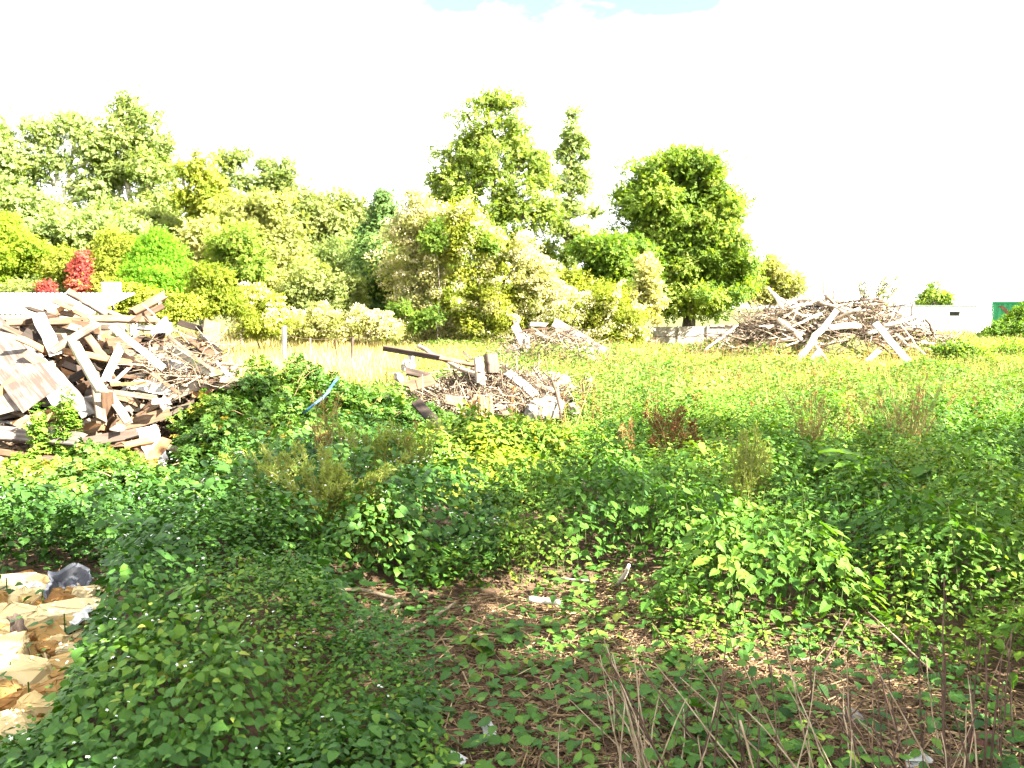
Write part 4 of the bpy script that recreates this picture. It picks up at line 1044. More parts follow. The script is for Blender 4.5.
slab('pale broken concrete chunk at the shaded end of the low heap', 399, 378, 17.5, .2, .2, .24, 'concrete', .4, .2, 'rubble_lump', 'rubble')
slab('smaller pale concrete chunk next to the one at the shaded end', 408, 366, 18.5, .3, .3, .3, 'concrete', 1.4, .2, 'rubble_lump', 'rubble')
# rusty stump
p = at(482, 412, 14.3); a = Acc()
for kx in range(26):
    an = rng.uniform(0, 6.28); r_ = .2 * math.sqrt(rng.random())
    b0 = p + np.array((math.cos(an) * r_, math.sin(an) * r_, -.35)); a.tube(np.array([b0, b0 + (0, 0, .3), b0 + (rng.normal() * .05, 0, rng.uniform(.45, .68))]), (.05, .05, .03), 6, rng.random())
tag(a.build('stump', M['w_orange'], None, p - (0, 0, .35)), 'splintered rusty-orange stump in front of the low heap', 'stump')
P = np.array([at(552, 380, 14.6), at(556, 392, 14.5), at(560, 410, 14.4), at(561, 424, 14.35)]); 
a = Acc(); a.tube(np.concatenate([[at(543, 372, 14.8)], P]), (.012, .018, .022, .025, .028), 6, .1)
tag(a.build('branch', M['brush'], None, P[-1], smooth=True), 'dark crooked stem standing in front of the pale rubble lump', 'branch')
def f_():
    a_ = rng.uniform(0, 6.28); r_ = math.sqrt(rng.random())
    x = -.45 + 1.9 * r_ * math.cos(a_); y = 15.7 + .9 * r_ * math.sin(a_)
    return np.array((x, y, float(gz(x, y)) + rng.uniform(0, .28)))
brush('brown twigs and dead stems strewn over the low heap', 1900, f_, .3, 1.3, .011)
def f_():
    px = rng.uniform(140, 228); py = rng.uniform(335, 385)
    return at(px, py, dl(py) - .35 + rng.uniform(-.1, .3))
brush('dry curling twigs over the end of the timber heap', 170, f_, .3, 1.1, .006)
# board heap farther off
GF = 'boards on the far board heap'
def FB(x1, y1, x2, y2, w, mat, label, dd=0, roll=.1):
    f = lambda py: 25.0 + (375 - py) / 55 * 1.6 + dd
    board(at(x1, y1, f(y1)), at(x2, y2, f(y2)), w, .06, 'w_' + mat, label, GF, roll)
FB(514, 324, 526, 349, .26, 'white', 'white board standing at the near corner of the far board heap')
FB(527, 336, 529, 368, .16, 'white', 'narrow white board hanging straight down on the far board heap', -.1)
FB(553, 322, 592, 344, .30, 'white', 'widest white board along the top of the far board heap', 0)
FB(590, 344, 606, 352, .26, 'white', 'white board end beyond the widest one')
FB(528, 324, 548, 325, .14, 'white', 'small white board level on the crest of the far board heap', .1)
FB(522, 331, 550, 328, .08, 'brown', 'brown lath below the crest of the far board heap', -.05)
FB(546, 335, 556, 360, .18, 'white', 'white board in the middle of the far board heap', -.1)
FB(562, 334, 580, 360, .24, 'white', 'broad white board on the front of the far board heap', -.15)
FB(556, 330, 598, 350, .07, 'brown', 'brown batten under the widest white board', -.2)
FB(584, 342, 594, 360, .26, 'white', 'short wide white board at the lower edge of the far board heap', -.15)
FB(506, 348, 516, 352, .30, 'white', 'small white scrap low on the near side of the far board heap', -.1)
FB(536, 344, 566, 352, .06, 'grey', 'grey batten across the front of the far board heap', -.2)
FB(530, 372, 572, 384, .42, 'white', 'white sheet slid down in front of the far board heap', -2.5, .3)
for i in range(14):
    px, py = rng.uniform(512, 594), rng.uniform(334, 366); ln = rng.uniform(8, 18); an = rng.uniform(.2, 1.6)
    mt = rng.choice(['white', 'grey', 'brown'])
    FB(px - ln * math.cos(an), py - ln * math.sin(an), px + ln * math.cos(an), py + ln * math.sin(an), rng.uniform(.06, .16), mt, f'{lens[mt]} board end half buried in the far board heap', .15)
def f_():
    a_ = rng.uniform(0, 6.28); r_ = math.sqrt(rng.random()); x = 1.3 + 1.9 * r_ * math.cos(a_); y = 26 + 1.1 * r_ * math.sin(a_)
    return np.array((x, y, float(gz(x, y)) + rng.uniform(0, .3)))
brush('pale twigs strewn over the far board heap', 500, f_, .3, 1.2, .014)
# ------------------------------------------------------------------ ground cover
def points(n_per_m2, y0, y1, margin=1.9, x0=None, x1=None):
    """jittered points over the visible wedge between two distances"""
    s = 1 / math.sqrt(n_per_m2)
    xm = .68 * y1 + margin
    gx, gy = np.meshgrid(np.arange(-xm, xm, s), np.arange(y0, y1, s))
    P = np.stack([gx.ravel(), gy.ravel()], 1) + rng.uniform(-.5, .5, (gx.size, 2)) * s
    P = P[np.abs(P[:, 0]) < .68 * P[:, 1] + margin]
    if x0 is not None: P = P[P[:, 0] > x0]
    if x1 is not None: P = P[P[:, 0] < x1]
    return P

RUBBLE = poly([(-60, 590), (40, 574), (92, 584), (104, 622), (78, 664), (60, 700), (34, 742), (-80, 775)], .1)
LITTER = poly([(330, 622), (365, 606), (450, 604), (505, 588), (560, 590), (606, 572), (652, 574), (664, 600), (640, 640), (700, 648), (800, 640), (900, 655), (1040, 690), (1060, 830), (430, 830), (440, 720), (400, 690), (345, 670)], .03)
LIT2 = poly([(560, 600), (640, 590), (690, 640), (760, 700), (700, 770), (560, 790), (520, 700), (560, 650)], .05)   # thin weeds over the litter
HEAP_L = poly([(-60, 300), (-60, 470), (60, 468), (150, 462), (215, 392), (235, 372)], .0)
FRONT = poly([(-90, 680), (84, 680), (72, 720), (50, 770), (-90, 770)], 0)
def holes(P):
    """True where a heap, stones or litter keeps plants away"""
    x, y = P[:, 0], P[:, 1]
    h = ((x + 7.4) / 2.8) ** 2 + ((y - 13.5) / 2.0) ** 2 < 1
    h |= ((x + .25) / 1.9) ** 2 + ((y - 15.8) / 1.25) ** 2 < 1
    h |= ((x - 1.3) / 1.9) ** 2 + ((y - 26.2) / 1.2) ** 2 < 1
    h |= ((x - 12.4) / 4.1) ** 2 + ((y - 32.3) / 1.7) ** 2 < 1
    return h
def ground_z(P): return gz(P[:, 0], P[:, 1])

def nettles(acc, P, H, nodes, L, tint, tmpl=NETTLE, wid=.9, m=0, stem=None, lean=.12, top_only=.25, droop=.45, spread=1.0):
    """upright stems with opposite, crossed pairs of leaves; all vectorised"""
    n = len(P)
    if n == 0: return
    base = np.stack([P[:, 0], P[:, 1], ground_z(P)], 1)
    ln = rng.normal(size=(n, 2)) * lean
    a0 = rng.uniform(0, 2 * math.pi, n)
    for k_ in range(nodes):
        f = top_only + (1 - top_only) * (k_ + .5 * rng.random(n)) / (nodes - .5)
        f = np.minimum(f, 1.0)
        c = base + np.stack([ln[:, 0] * f * f * H, ln[:, 1] * f * f * H, f * H], 1)
        a = a0 + k_ * math.pi / 2 + rng.normal(size=n) * .25
        lf = L * (1.12 - .72 * f ** 1.5) * rng.uniform(.75, 1.25, n)
        for s_ in (0, math.pi):
            aa = a + s_ + rng.normal(size=n) * .2
            dz = -droop * (1.15 - .8 * f) + rng.normal(size=n) * .22 + np.where(f > .9, .45, 0)
            D = np.stack([np.cos(aa), np.sin(aa), dz], 1)
            U = np.stack([rng.normal(size=n) * .25 + .3 * np.cos(aa) * 0, rng.normal(size=n) * .25, np.ones(n)], 1)
            off = D * (.03 * spread * np.minimum(1, lf / .06))[:, None]
            S = np.stack([lf * wid, lf, lf], 1)
            acc.scatter(tmpl, c + off, D, U, S, np.clip(tint + rng.normal(size=n) * .12 + .12 * (f - .5), 0, 1), m)
    if stem is not None:
        tip = base + np.stack([ln[:, 0] * H, ln[:, 1] * H, H], 1)
        d = tip - base
        acc.scatter(STRAW, base, d, unit(n), np.stack([np.full(n, .004), np.linalg.norm(d, axis=1) * .9, np.full(n, .004)], 1), tint * .6, stem)

def canopy(acc, P, hv, L, tint, tmpl, m=0, depth=.97, wid=1.0, droop=.25, rnd=.35):
    """leaves laid over a mounded canopy surface, several layers deep"""
    n = len(P)
    if n == 0: return
    x, y = P[:, 0], P[:, 1]; e = .06
    h = hv(x, y); gx_ = (hv(x + e, y) - h) / e; gy_ = (hv(x, y + e) - h) / e
    u = rng.random(n) ** 1.6
    z = gz(x, y) + np.maximum(h * (1 - depth * u), .02) + rng.normal(size=n) * .012
    N = np.stack([-gx_, -gy_, np.ones(n)], 1); N /= np.linalg.norm(N, axis=1, keepdims=True)
    an = rng.uniform(0, 6.28, n)
    D = np.stack([N[:, 0] * 1.3 + .75 * np.cos(an), N[:, 1] * 1.3 + .75 * np.sin(an), -droop + rng.normal(size=n) * .2], 1)
    U = N + unit(n) * rnd
    s = L * np.clip(rng.lognormal(-.08, .34, n), .4, 1.9)
    acc.scatter(tmpl, np.stack([x, y, z], 1), D, U, np.stack([s * wid, s, s], 1), np.clip(tint + rng.normal(size=n) * .10, 0, 1), m)
_off = [(.28 * math.cos(a), .28 * math.sin(a)) for a in np.arange(8) * math.pi / 4] + [(.12, 0), (-.12, 0), (0, .12), (0, -.12)]
def taper(x, y, lo=.42):
    """growth gets lower towards the litter and the stones"""
    P = np.stack([np.ravel(x), np.ravel(y)], 1); f = np.zeros(len(P))
    for o in _off: Q = P + o; f += inside(Q, LITTER) | inside(Q, FRONT) | (inside(Q, RUBBLE) & (P[:, 1] < 4.9))
    return (1 - (1 - lo) * f / len(_off)).reshape(np.shape(x))
_tg = None
def taper_fast(x, y):
    global _tg
    if _tg is None:
        gx_, gy_ = np.meshgrid(np.arange(-8, 8.01, .1), np.arange(1, 14.01, .1)); _tg = taper(gx_, gy_)
    i = np.clip((np.asarray(x) + 8) / .1, 0, 159.99); j = np.clip((np.asarray(y) - 1) / .1, 0, 129.99)
    i0, j0 = i.astype(int), j.astype(int); a_, b_ = i - i0, j - j0
    return _tg[j0, i0] * (1 - a_) * (1 - b_) + _tg[j0, i0 + 1] * a_ * (1 - b_) + _tg[j0 + 1, i0] * (1 - a_) * b_ + _tg[j0 + 1, i0 + 1] * a_ * b_
def billow(x, y, s, k): return np.minimum(np.abs(noise2(x, y, s, k)) * 1.5, 1.0) ** .6
def hv_shade(x, y): return np.minimum((.24 + .52 * billow(x, y, .75, 1) + .06 * noise2(x, y, 3.2, 2)) * taper_fast(x, y) * np.clip((y - 1.6) / 2.4, .45, 1) * (1 - bump(x, y, -4.7, 8.1, 1.7, 1.3, .62, 2)), cap(x, y))
def lowspot(x, y): return 1 - bump(x, y, .1, 13.4, 1.9, 1.9, .72, 2)      # thin growth in front of the low heap
_cg = None
def cap(x, y):
    """plants stay low on the open side of the stones"""
    global _cg
    if _cg is None:
        gx_, gy_ = np.meshgrid(np.arange(-6, 0.01, .06), np.arange(2, 7.01, .06)); P = np.stack([gx_.ravel(), gy_.ravel()], 1)
        c = np.full(len(P), 2.0)
        for t_ in (.03, .06, .09, .12, .16, .20, .25, .30):
            c = np.where(inside(P * (1 + t_), RUBBLE), np.minimum(c, 2.1 * t_ / (1 + t_) + .03), c)
        _cg = c.reshape(gx_.shape)
    x = np.asarray(x); y = np.asarray(y)
    i = np.clip((x + 6) / .06, 0, _cg.shape[1] - 1).astype(int); j = np.clip((y - 2) / .06, 0, _cg.shape[0] - 1).astype(int)
    return np.where((x > -6) & (x < 0) & (y > 2) & (y < 7), _cg[j, i], 2.0)
def hv_nettle(x, y): return lowspot(x, y) * (.24 + .50 * billow(x, y, .65, 3) + .07 * noise2(x, y, 3.0, 0)) * taper_fast(x, y)
def hv_field(x, y): return (1 - bump(x, y, 12.2, 29.2, 5.5, 2.6, .75, 2) - bump(x, y, 9.8, 40.5, 5, 4.5, .8, 2)) * lowspot(x, y) * (.15 + .48 * billow(x, y, .5, 2) + .08 * noise2(x, y, 1.8, 1))
def heapfoot(P): return (P[:, 0] < -.37 * P[:, 1]) & (P[:, 1] > 8.6)
BUSHGAP = lambda P: ((P[:, 0] + .25) / 1.35) ** 2 + ((P[:, 1] - 9.3) / 1.65) ** 2 < 1

def patch_t(P, s=1.2, k=0, mid=.45, amp=.22): return np.clip(mid + amp * noise2(P[:, 0], P[:, 1], s, k) + rng.normal(size=len(P)) * .10, 0, 1)

# --- nettle bed on the right and through the middle
def is_nettle(P):
    x, y = P[:, 0], P[:, 1]
    r = x > -.12 + .15 * noise2(x, y, .9, 1)
    r |= (y > 8.2) & (x > -.12 * y + .4 * noise2(x, y, .6, 2))
    return r & ~inside(P, LITTER) & ~inside(P, RUBBLE) & ~holes(P) & ~BUSHGAP(P)
a = Acc()
for dn, y0, y1, L_, tm in ((800, 3.6, 8.2, .072, NETTLE), (560, 8.2, 13.6, .090, LEAF8)):
    P = points(dn, y0, y1); P = P[is_nettle(P)]
    small = noise2(P[:, 0], P[:, 1], 1.1, 0) > .35                     # a finer-leaved weed grows in patches
    canopy(a, P[~small], hv_nettle, L_, patch_t(P[~small]), tm, wid=.95, droop=.35)
    canopy(a, np.repeat(P[small], 2, 0) + rng.normal(size=(2 * small.sum(), 2)) * .03, hv_nettle, L_ * .6, np.repeat(patch_t(P[small], 1.2, 0, .6), 2), LEAF8, wid=.8, droop=.1, rnd=.6)
P = points(60, 3.6, 13.5); P = P[is_nettle(P)]; P = P[rng.random(len(P)) < .75]
H = hv_nettle(P[:, 0], P[:, 1]) * rng.uniform(1.0, 1.35, len(P)); near = P[:, 1] < 8.5; tt = patch_t(P, 1.2, 0, .52)
nettles(a, P[near], H[near], 4, .085, tt[near], NETTLE, .9, stem=1, top_only=.6)
nettles(a, P[~near], H[~near], 4, .10, tt[~near], LEAF8, .9, top_only=.55)
tag(a.build('nettles', [M['nettle'], M['stem_green']]), 'deep bed of green nettles across the near part of the lot', 'nettles', kind='stuff')

# --- nightshade with small white flowers, bottom left
HOLE = on(138, 590, .25)
def is_shade(P):
    x, y = P[:, 0], P[:, 1]
    m_ = (x < .02 * y - .28 + .22 * noise2(x, y, 1.1, 1)) & ~inside(P, RUBBLE) & ~inside(P, FRONT) & ~inside(P, LITTER) & ~holes(P) & ~heapfoot(P) & ~BUSHGAP(P)
    return m_ & (((x - HOLE[0]) / .20) ** 2 + ((y - HOLE[1]) / .26) ** 2 > 1)
a = Acc()
for dn, y0, y1, L_, tm in ((3000, 2.3, 4.4, .047, LEAF8), (1600, 4.4, 7.0, .060, LEAF8), (700, 7.0, 11.4, .080, LEAF8)):
    P = points(dn, y0, y1); P = P[is_shade(P)]
    fine = (noise2(P[:, 0], P[:, 1], .9, 3) > .45)
    canopy(a, P[~fine], hv_shade, L_, patch_t(P[~fine], 1.0, 2, .42), tm, wid=1.15, droop=.3)
    canopy(a, np.repeat(P[fine], 2, 0) + rng.normal(size=(2 * fine.sum(), 2)) * .03, hv_shade, L_ * .55, np.repeat(patch_t(P[fine], 1.0, 2, .62), 2), LEAF8, wid=.8, droop=0, rnd=.6)
P = points(55, 2.2, 10.5); P = P[is_shade(P)]
H = hv_shade(P[:, 0], P[:, 1]) * rng.uniform(.95, 1.25, len(P)); tt = patch_t(P, 1.0, 2, .50, .20)
nettles(a, P, H, 4, .062, tt, LEAF8, 1.1, stem=None, lean=.2, droop=.25, spread=1.5, top_only=.6)
tag(a.build('nightshade', [M['shade'], M['stem_green']]), 'dark green nightshade growth beside the yellow stones', 'nightshade', kind='stuff')
FLW = T_([(0, 0, 0)] + [(math.cos(i * 1.2566 + e) * r, math.sin(i * 1.2566 + e) * r, z) for i in range(5) for e, r, z in ((-.35, .6, .12), (0, 1, -.15), (.35, .6, .12))],
         [(0, 1 + 3 * i, 2 + 3 * i) for i in range(5)] + [(0, 2 + 3 * i, 3 + 3 * i) for i in range(5)])
fl = Acc(); keep = (rng.random(len(P)) < .4) & (P[:, 1] < 8.5) & (noise2(P[:, 0], P[:, 1], 1.4, 1) > -.2); Q, HQ = P[keep], hv_shade(P[keep][:, 0], P[keep][:, 1])
for r_ in range(3):
    n = len(Q); c = np.stack([Q[:, 0], Q[:, 1], ground_z(Q) + HQ * rng.uniform(1.0, 1.12, n) + .02], 1) + rng.normal(size=(n, 3)) * (.05, .05, .015)
    fl.scatter(FLW, c, unit(n) * (1, 1, .3), np.array((0, 0, 1.)) + unit(n) * .6, .008 * rng.uniform(.7, 1.3, n), rng.random(n))
tag(fl.build('white_flowers', M['flower']), 'tiny white flowers dotted over the nightshade', 'flowers', kind='stuff')
# brighter thistly weeds in front of the nightshade and along the edge of the litter
a = Acc()
THI = poly([(300, 700), (380, 672), (450, 700), (470, 768), (460, 830), (260, 830)], .25)
P = points(60, 2.3, 5.5); P = P[inside(P, THI)]
nettles(a, P, .26 * rng.uniform(.6, 1.3, len(P)), 6, .07, patch_t(P, 2, 1, .55), LEAF8, .7, lean=.3, droop=.1)
EDG = poly([(640, 590), (760, 600), (1030, 672), (1030, 690), (800, 645), (700, 652), (640, 640)], .1)
P = points(40, 4, 7.5); P = P[inside(P, EDG)]
nettles(a, P, .15 * rng.uniform(.5, 1.4, len(P)), 4, .06, patch_t(P, 2, 1, .6), LEAF8, .8, lean=.3, droop=.1)
tag(a.build('young_weeds', M['lush']), 'bright green young weeds round the bare litter', 'weeds', kind='stuff')
# thin weeds over the litter
a = Acc()
P = points(44, 2.6, 6.8); P = P[inside(P, LITTER)]
P = P[(noise2(P[:, 0], P[:, 1], 2.2, 1) + .9 * inside(P, LIT2) - .25 * (P[:, 1] > 5.2)) > -.35]
nettles(a, P, .20 * rng.uniform(.4, 1.5, len(P)), 3, .095, patch_t(P, 2, 1, .40), NETTLE, 1.05, lean=.3, droop=.15, spread=1.3)
P = points(90, 2.6, 6.8); P = P[inside(P, LITTER)]; P = P[noise2(P[:, 0], P[:, 1], 2.6, 4) > .45]
nettles(a, P, .07 * rng.uniform(.4, 1.5, len(P)), 3, .04, patch_t(P, 2, 1, .5), LEAF8, .9, lean=.4, droop=.1)
P = points(20, 2.3, 3.9); P = P[(P[:, 0] > .4)]; P = P[noise2(P[:, 0], P[:, 1], 2, 2) > -.1]
nettles(a, P, .22 * rng.uniform(.4, 1.4, len(P)), 4, .09, patch_t(P, 2, 1, .4), NETTLE, 1.0, lean=.3, droop=.2)
tag(a.build('ground_ivy', M['shade']), 'scattered leafy seedlings over the dry litter', 'seedlings', kind='stuff')

# --- litter: dry stems, straw, chips
a = Acc()
P = points(1500, 2.4, 7.4)
P = P[(inside(P, LITTER) | (rng.random(len(P)) < .04)) & (P[:, 0] > -1.6)]
n = len(P); z = ground_z(P) + rng.uniform(.002, .03, n)
an = rng.uniform(0, 6.28, n); D = np.stack([np.cos(an), np.sin(an), rng.normal(size=n) * .14], 1)
ln = rng.gamma(2.0, .045, n) + .02
a.scatter(STRAW, np.stack([P[:, 0], P[:, 1], z], 1), D, np.array((0, 0, 1.)) + unit(n) * .3,
          np.stack([rng.uniform(.003, .009, n), ln, rng.uniform(.003, .007, n)], 1), np.clip(rng.beta(2, 2, n), 0, 1))
q = rng.choice(n, n // 3); nq = len(q)
a.scatter(LEAF4, np.stack([P[q, 0] + .03, P[q, 1], z[q] + .008], 1), unit(nq) * (1, 1, .2), np.array((0, 0, 1.)) + unit(nq) * .5, rng.uniform(.02, .06, nq), rng.beta(1.4, 2.4, nq))
tag(a.build('litter', M['straw']), 'brown litter of dry stems and chips over bare soil', 'litter', kind='stuff')

# --- mixed weeds in the middle and the far field
a = Acc()
for dn, y0, y1, L_ in ((430, 13.0, 20, .082), (210, 20, 30, .112), (110, 30, 45, .15)):
    P = points(dn, y0, y1, 1.2); P = P[~holes(P)]
    P = P[P[:, 0] > -np.where(P[:, 1] < 21, .16, .10) * P[:, 1] + .8 * noise2(P[:, 0], P[:, 1], .5, 1)]
    far_ = np.clip((P[:, 1] - 13) / 22, 0, 1)
    canopy(a, P, hv_field, L_, np.clip(.20 + .36 * far_ + .26 * noise2(P[:, 0], P[:, 1], .45, 3) + .10 * noise2(P[:, 0], P[:, 1], 1.6, 0), 0, 1), LEAFW, wid=.9, droop=.0, rnd=.7)
P = points(26, 12.0, 24, 1.2); P = np.concatenate([P, points(12, 24, 42, 1.2)]); P = P[~holes(P)]; P = P[noise2(P[:, 0], P[:, 1], .8, 2) + .4 * noise2(P[:, 0], P[:, 1], 2.4, 1) > .10]
P = P[P[:, 0] > -.14 * P[:, 1] + .8 * noise2(P[:, 0], P[:, 1], .5, 1)]
H = hv_field(P[:, 0], P[:, 1]) * .5 + rng.uniform(.25, .62, len(P)) * lowspot(P[:, 0], P[:, 1]) * (1 - bump(P[:, 0], P[:, 1], 12.2, 29.2, 5.5, 2.6, .8, 2)) * (1 - bump(P[:, 0], P[:, 1], 9.8, 40.5, 5, 4.5, .85, 2))
nettles(a, P, H, 7, .10, patch_t(P, .5, 3, .42, .28), LEAFW, .6, top_only=.25, droop=.2)
tag(a.build('field_weeds', M['field']), 'yellow-green weeds covering the sunny field', 'weeds', kind='stuff')
# tall grass over the field and the dry bank
def grass(name, label, P, hmin, hmax, w, mat, tint, per=5, bend=.5):
    a = Acc(); P = np.repeat(P, per, 0) + rng.normal(size=(len(P) * per, 2)) * .10; n = len(P)
    tint = np.repeat(tint, per)
    h = rng.uniform(hmin, hmax, n)
    D = np.stack([rng.normal(size=n) * .28, rng.normal(size=n) * .28, np.ones(n)], 1)
    U = unit(n) * (1, 1, .1)
    a.scatter(BLADE, np.stack([P[:, 0], P[:, 1], ground_z(P) - .02], 1), D, U, np.stack([w * rng.uniform(.7, 1.4, n), h, h * bend], 1), np.clip(tint + rng.normal(size=n) * .15, 0, 1))
    return tag(a.build(name, M[mat]), label, 'grass', kind='stuff')
P = points(13, 13, 44, 1.5); P = P[~holes(P)]
P = P[(P[:, 0] > -.10 * P[:, 1])]; dens = np.clip((P[:, 1] - 12) / 12, .3, 1) * lowspot(P[:, 0], P[:, 1]) * (1 - bump(P[:, 0], P[:, 1], 12.2, 29.2, 5.5, 2.6, .85, 2)) * (1 - bump(P[:, 0], P[:, 1], 9.8, 40.5, 5, 4.5, .9, 2)); P = P[rng.random(len(P)) < dens]
grass('field_grass', 'tall yellowing grass standing among the field weeds', P, .35, .95, .012, 'drygrass', patch_t(P, .5, 2, .45, .3), 4)
P = points(16, 21, 46, 1.5); P = P[~holes(P)]
P = P[(P[:, 0] <= -.06 * P[:, 1]) & (P[:, 0] > -.62 * P[:, 1])]
grass('dry_grass', 'straw-coloured dry grass on the bank behind the fence posts', P, .3, .8, .03, 'drygrass', patch_t(P, .6, 1, .65, .2), 5)
P = points(5, 44, 62, 2); P = P[(P[:, 0] > 12) | (P[:, 0] < -3)]
grass('far_grass', 'pale grass at the far edge of the lot', P, .3, .8, .06, 'drygrass', patch_t(P, .4, 1, .35, .25), 5)
P = points(10, 15, 22); P = P[(P[:, 0] < -.12 * P[:, 1]) & (P[:, 0] > -.45 * P[:, 1]) & ~holes(P)]
a = Acc(); nettles(a, P, .45 * rng.uniform(.5, 1.3, len(P)), 5, .12, patch_t(P, .8, 1, .5, .25), LEAFW, .8)
tag(a.build('bank_weeds', M['bramble']), 'reddish-green weeds at the foot of the dry bank', 'weeds', kind='stuff')
# brown seed stems all over the field
a = Acc(); P = points(1.5, 12, 42, 1); P = P[(P[:, 0] > -.02 * P[:, 1]) & ~holes(P)]; P = P[noise2(P[:, 0], P[:, 1], .4, 3) > -.2]
for x, y in P:
    z = float(gz(x, y)); h = rng.uniform(.5, .95); lx, ly = rng.normal(size=2) * .08
    a.add([(x - .008, y, z), (x + .008, y, z), (x + lx, y + ly, z + h)], [(0, 1, 2)], .4)
    nn_ = 22; f_ = rng.uniform(.45, 1, nn_)
    c = np.array((x, y, z)) + f_[:, None] * np.array((lx, ly, h)) + rng.normal(size=(nn_, 3)) * (.03, .03, .02)
    a.scatter(LEAF4, c, unit(nn_) + (0, 0, .8), unit(nn_), rng.uniform(.03, .07, nn_), rng.random(nn_))
tag(a.build('seed_stems', M['rust_weed']), 'rusty brown dock seed stems scattered over the field', 'seed stems', kind='stuff')

# ------------------------------------------------------------------ bramble bushes and other single plants
def bush(name, label, cat, lobes, mat, n, L, tmpl, canes=12, group=None, tr=(.2, .7), wr=1.0, yel=None, rough=.16):
    """lobes: (x, y, rx, ry, h): half-ellipsoids standing on the ground"""
    c0 = np.array(lobes[0][:2] + (0,)); c0[2] = float(gz(*c0[:2]))
    root = thing(name, label, cat, c0, group)
    f = Acc(); w = Acc(); ar = np.array([l[2] * l[4] + l[2] * l[3] for l in lobes]); ar = ar / ar.sum()
    for (x, y, rx, ry, h), v in zip(lobes, ar):
        m = int(n * v); u = unit(m); u[:, 2] = np.abs(u[:, 2]) ** .8
        lump = 1 + rough * np.sin(u[:, 0] * 7 + x) * np.sin(u[:, 1] * 6 + y) + rough * .8 * np.sin(u[:, 2] * 9 + u[:, 0] * 5)
        r = (1 - .45 * rng.random(m) ** 2.2) * lump * (1 + .05 * rng.normal(size=m))
        P = u * r[:, None] * (rx, ry, h); zb = float(gz(x, y))
        P = P + (x, y, zb)
        P[:, 2] = np.maximum(P[:, 2], gz(P[:, 0], P[:, 1]) + .03)
        t_ = tr[0] + (tr[1] - tr[0]) * (.5 + .5 * np.sin(P[:, 0] * 3.1 + P[:, 2] * 4) * np.sin(P[:, 1] * 2.7 + 1)) + rng.normal(size=m) * .14
        if yel is not None: t_ = np.where(rng.random(m) < yel, rng.uniform(.85, 1, m), t_)
        D = u * (1, 1, .2) + unit(m) * .7 + (0, 0, -.25)
        U = u * .8 + unit(m) * .45 + (0, 0, .7)
        s = L * rng.uniform(.65, 1.3, m)
        f.scatter(tmpl, P, D, U, np.stack([s * wr, s, s], 1), np.clip(t_, 0, 1))
        for c in range(max(1, int(canes * v))):
            an = rng.uniform(0, 6.28); e = np.array((x + rx * 1.05 * math.cos(an), y + ry * 1.05 * math.sin(an), zb + h * rng.uniform(.4, 1.15)))
            s0 = np.array((x + rx * .3 * math.cos(an), y + ry * .3 * math.sin(an), zb)); q = np.linspace(0, 1, 7)[:, None]
            m_ = (s0 + e) / 2 + (0, 0, h * .5)
            w.tube((1 - q) ** 2 * s0 + 2 * q * (1 - q) * m_ + q * q * e, np.linspace(.008, .003, 7), 4, cap=False)
    w.build('stem', M['cane'], root); f.build('foliage', M[mat], root)
    return root
def lobe(px, py_top, d, rx, ry, k=1.0):
    p = at(px, py_top, d); return (p[0], d, rx, ry, max(.25, (p[2] - float(gz(p[0], d))) * k))
GBr = 'bramble bushes round the heaps'
bush('bramble_bush', 'large dark bramble bank right of the timber heap, round the blue pipe', 'bramble',
     [lobe(262, 372, 12.6, .85, .7), lobe(228, 398, 11.8, .8, .7), lobe(305, 368, 13.3, .75, .6), lobe(290, 405, 11.6, .9, .7), lobe(345, 388, 12.8, .75, .6), lobe(222, 425, 10.7, .6, .5), lobe(255, 430, 10.6, .7, .5), lobe(318, 425, 11.2, .8, .6)],
     'bramble', 19000, .105, BRAMBLE, 60, GBr, (.2, .8), yel=.012)
bush('bramble_bush', 'dark bramble bank in front of the low heap with the black plank', 'bramble',
     [lobe(395, 402, 13.2, .7, .5), lobe(362, 412, 12.4, .7, .5), lobe(428, 408, 14.0, .4, .35), lobe(455, 420, 13.4, .4, .35), lobe(385, 440, 11.2, .6, .5)],
     'bramble', 7000, .13, BRAMBLE, 30, GBr, (.05, .6), yel=.01)
bush('bramble_bush', 'low brambles creeping over the foot of the timber heap', 'bramble',
     [lobe(88, 446, 10.6, .35, .25), lobe(112, 460, 10.3, .5, .35), lobe(40, 490, 9.8, .6, .4), lobe(140, 490, 9.6, .5, .4), lobe(85, 480, 9.7, .5, .4)],
     'bramble', 4600, .11, BRAMBLE, 30, GBr, (.2, .85), yel=.05)
bush('bramble_bush', 'small bramble tuft growing up through the boards of the timber heap', 'bramble',
     [(at(66, 405, 11.2)[0], 11.2, .17, .12, .95), (at(38, 425, 11.1)[0], 11.1, .12, .1, .72)], 'lush', 600, .085, BRAMBLE, 10, GBr, (.2, .8), yel=.03)
bush('bramble_bush', 'small sunlit bramble tuft between the heavy beam and the lowest pale plank', 'bramble',
     [(at(20, 470, 10.4)[0], 10.4, .16, .12, .24), (at(64, 455, 10.5)[0], 10.5, .12, .1, .22)], 'lush', 600, .10, BRAMBLE, 8, GBr, (.2, .8), yel=.03)
bush('yellowing_bush', 'wide bush turning yellow in the middle of the lot', 'bush',
     [lobe(430, 434, 9.9, .6, .5), lobe(480, 418, 10.2, .75, .6), lobe(530, 424, 10.3, .7, .5), lobe(505, 452, 9.4, .65, .5), lobe(450, 462, 9.0, .55, .45), lobe(562, 450, 10.0, .5, .4), lobe(500, 488, 8.6, .55, .4), lobe(540, 480, 9.0, .5, .4)],
     'yellowing', 14000, .08, LEAF8, 30, None, (.0, .62), yel=.05, wr=.95)
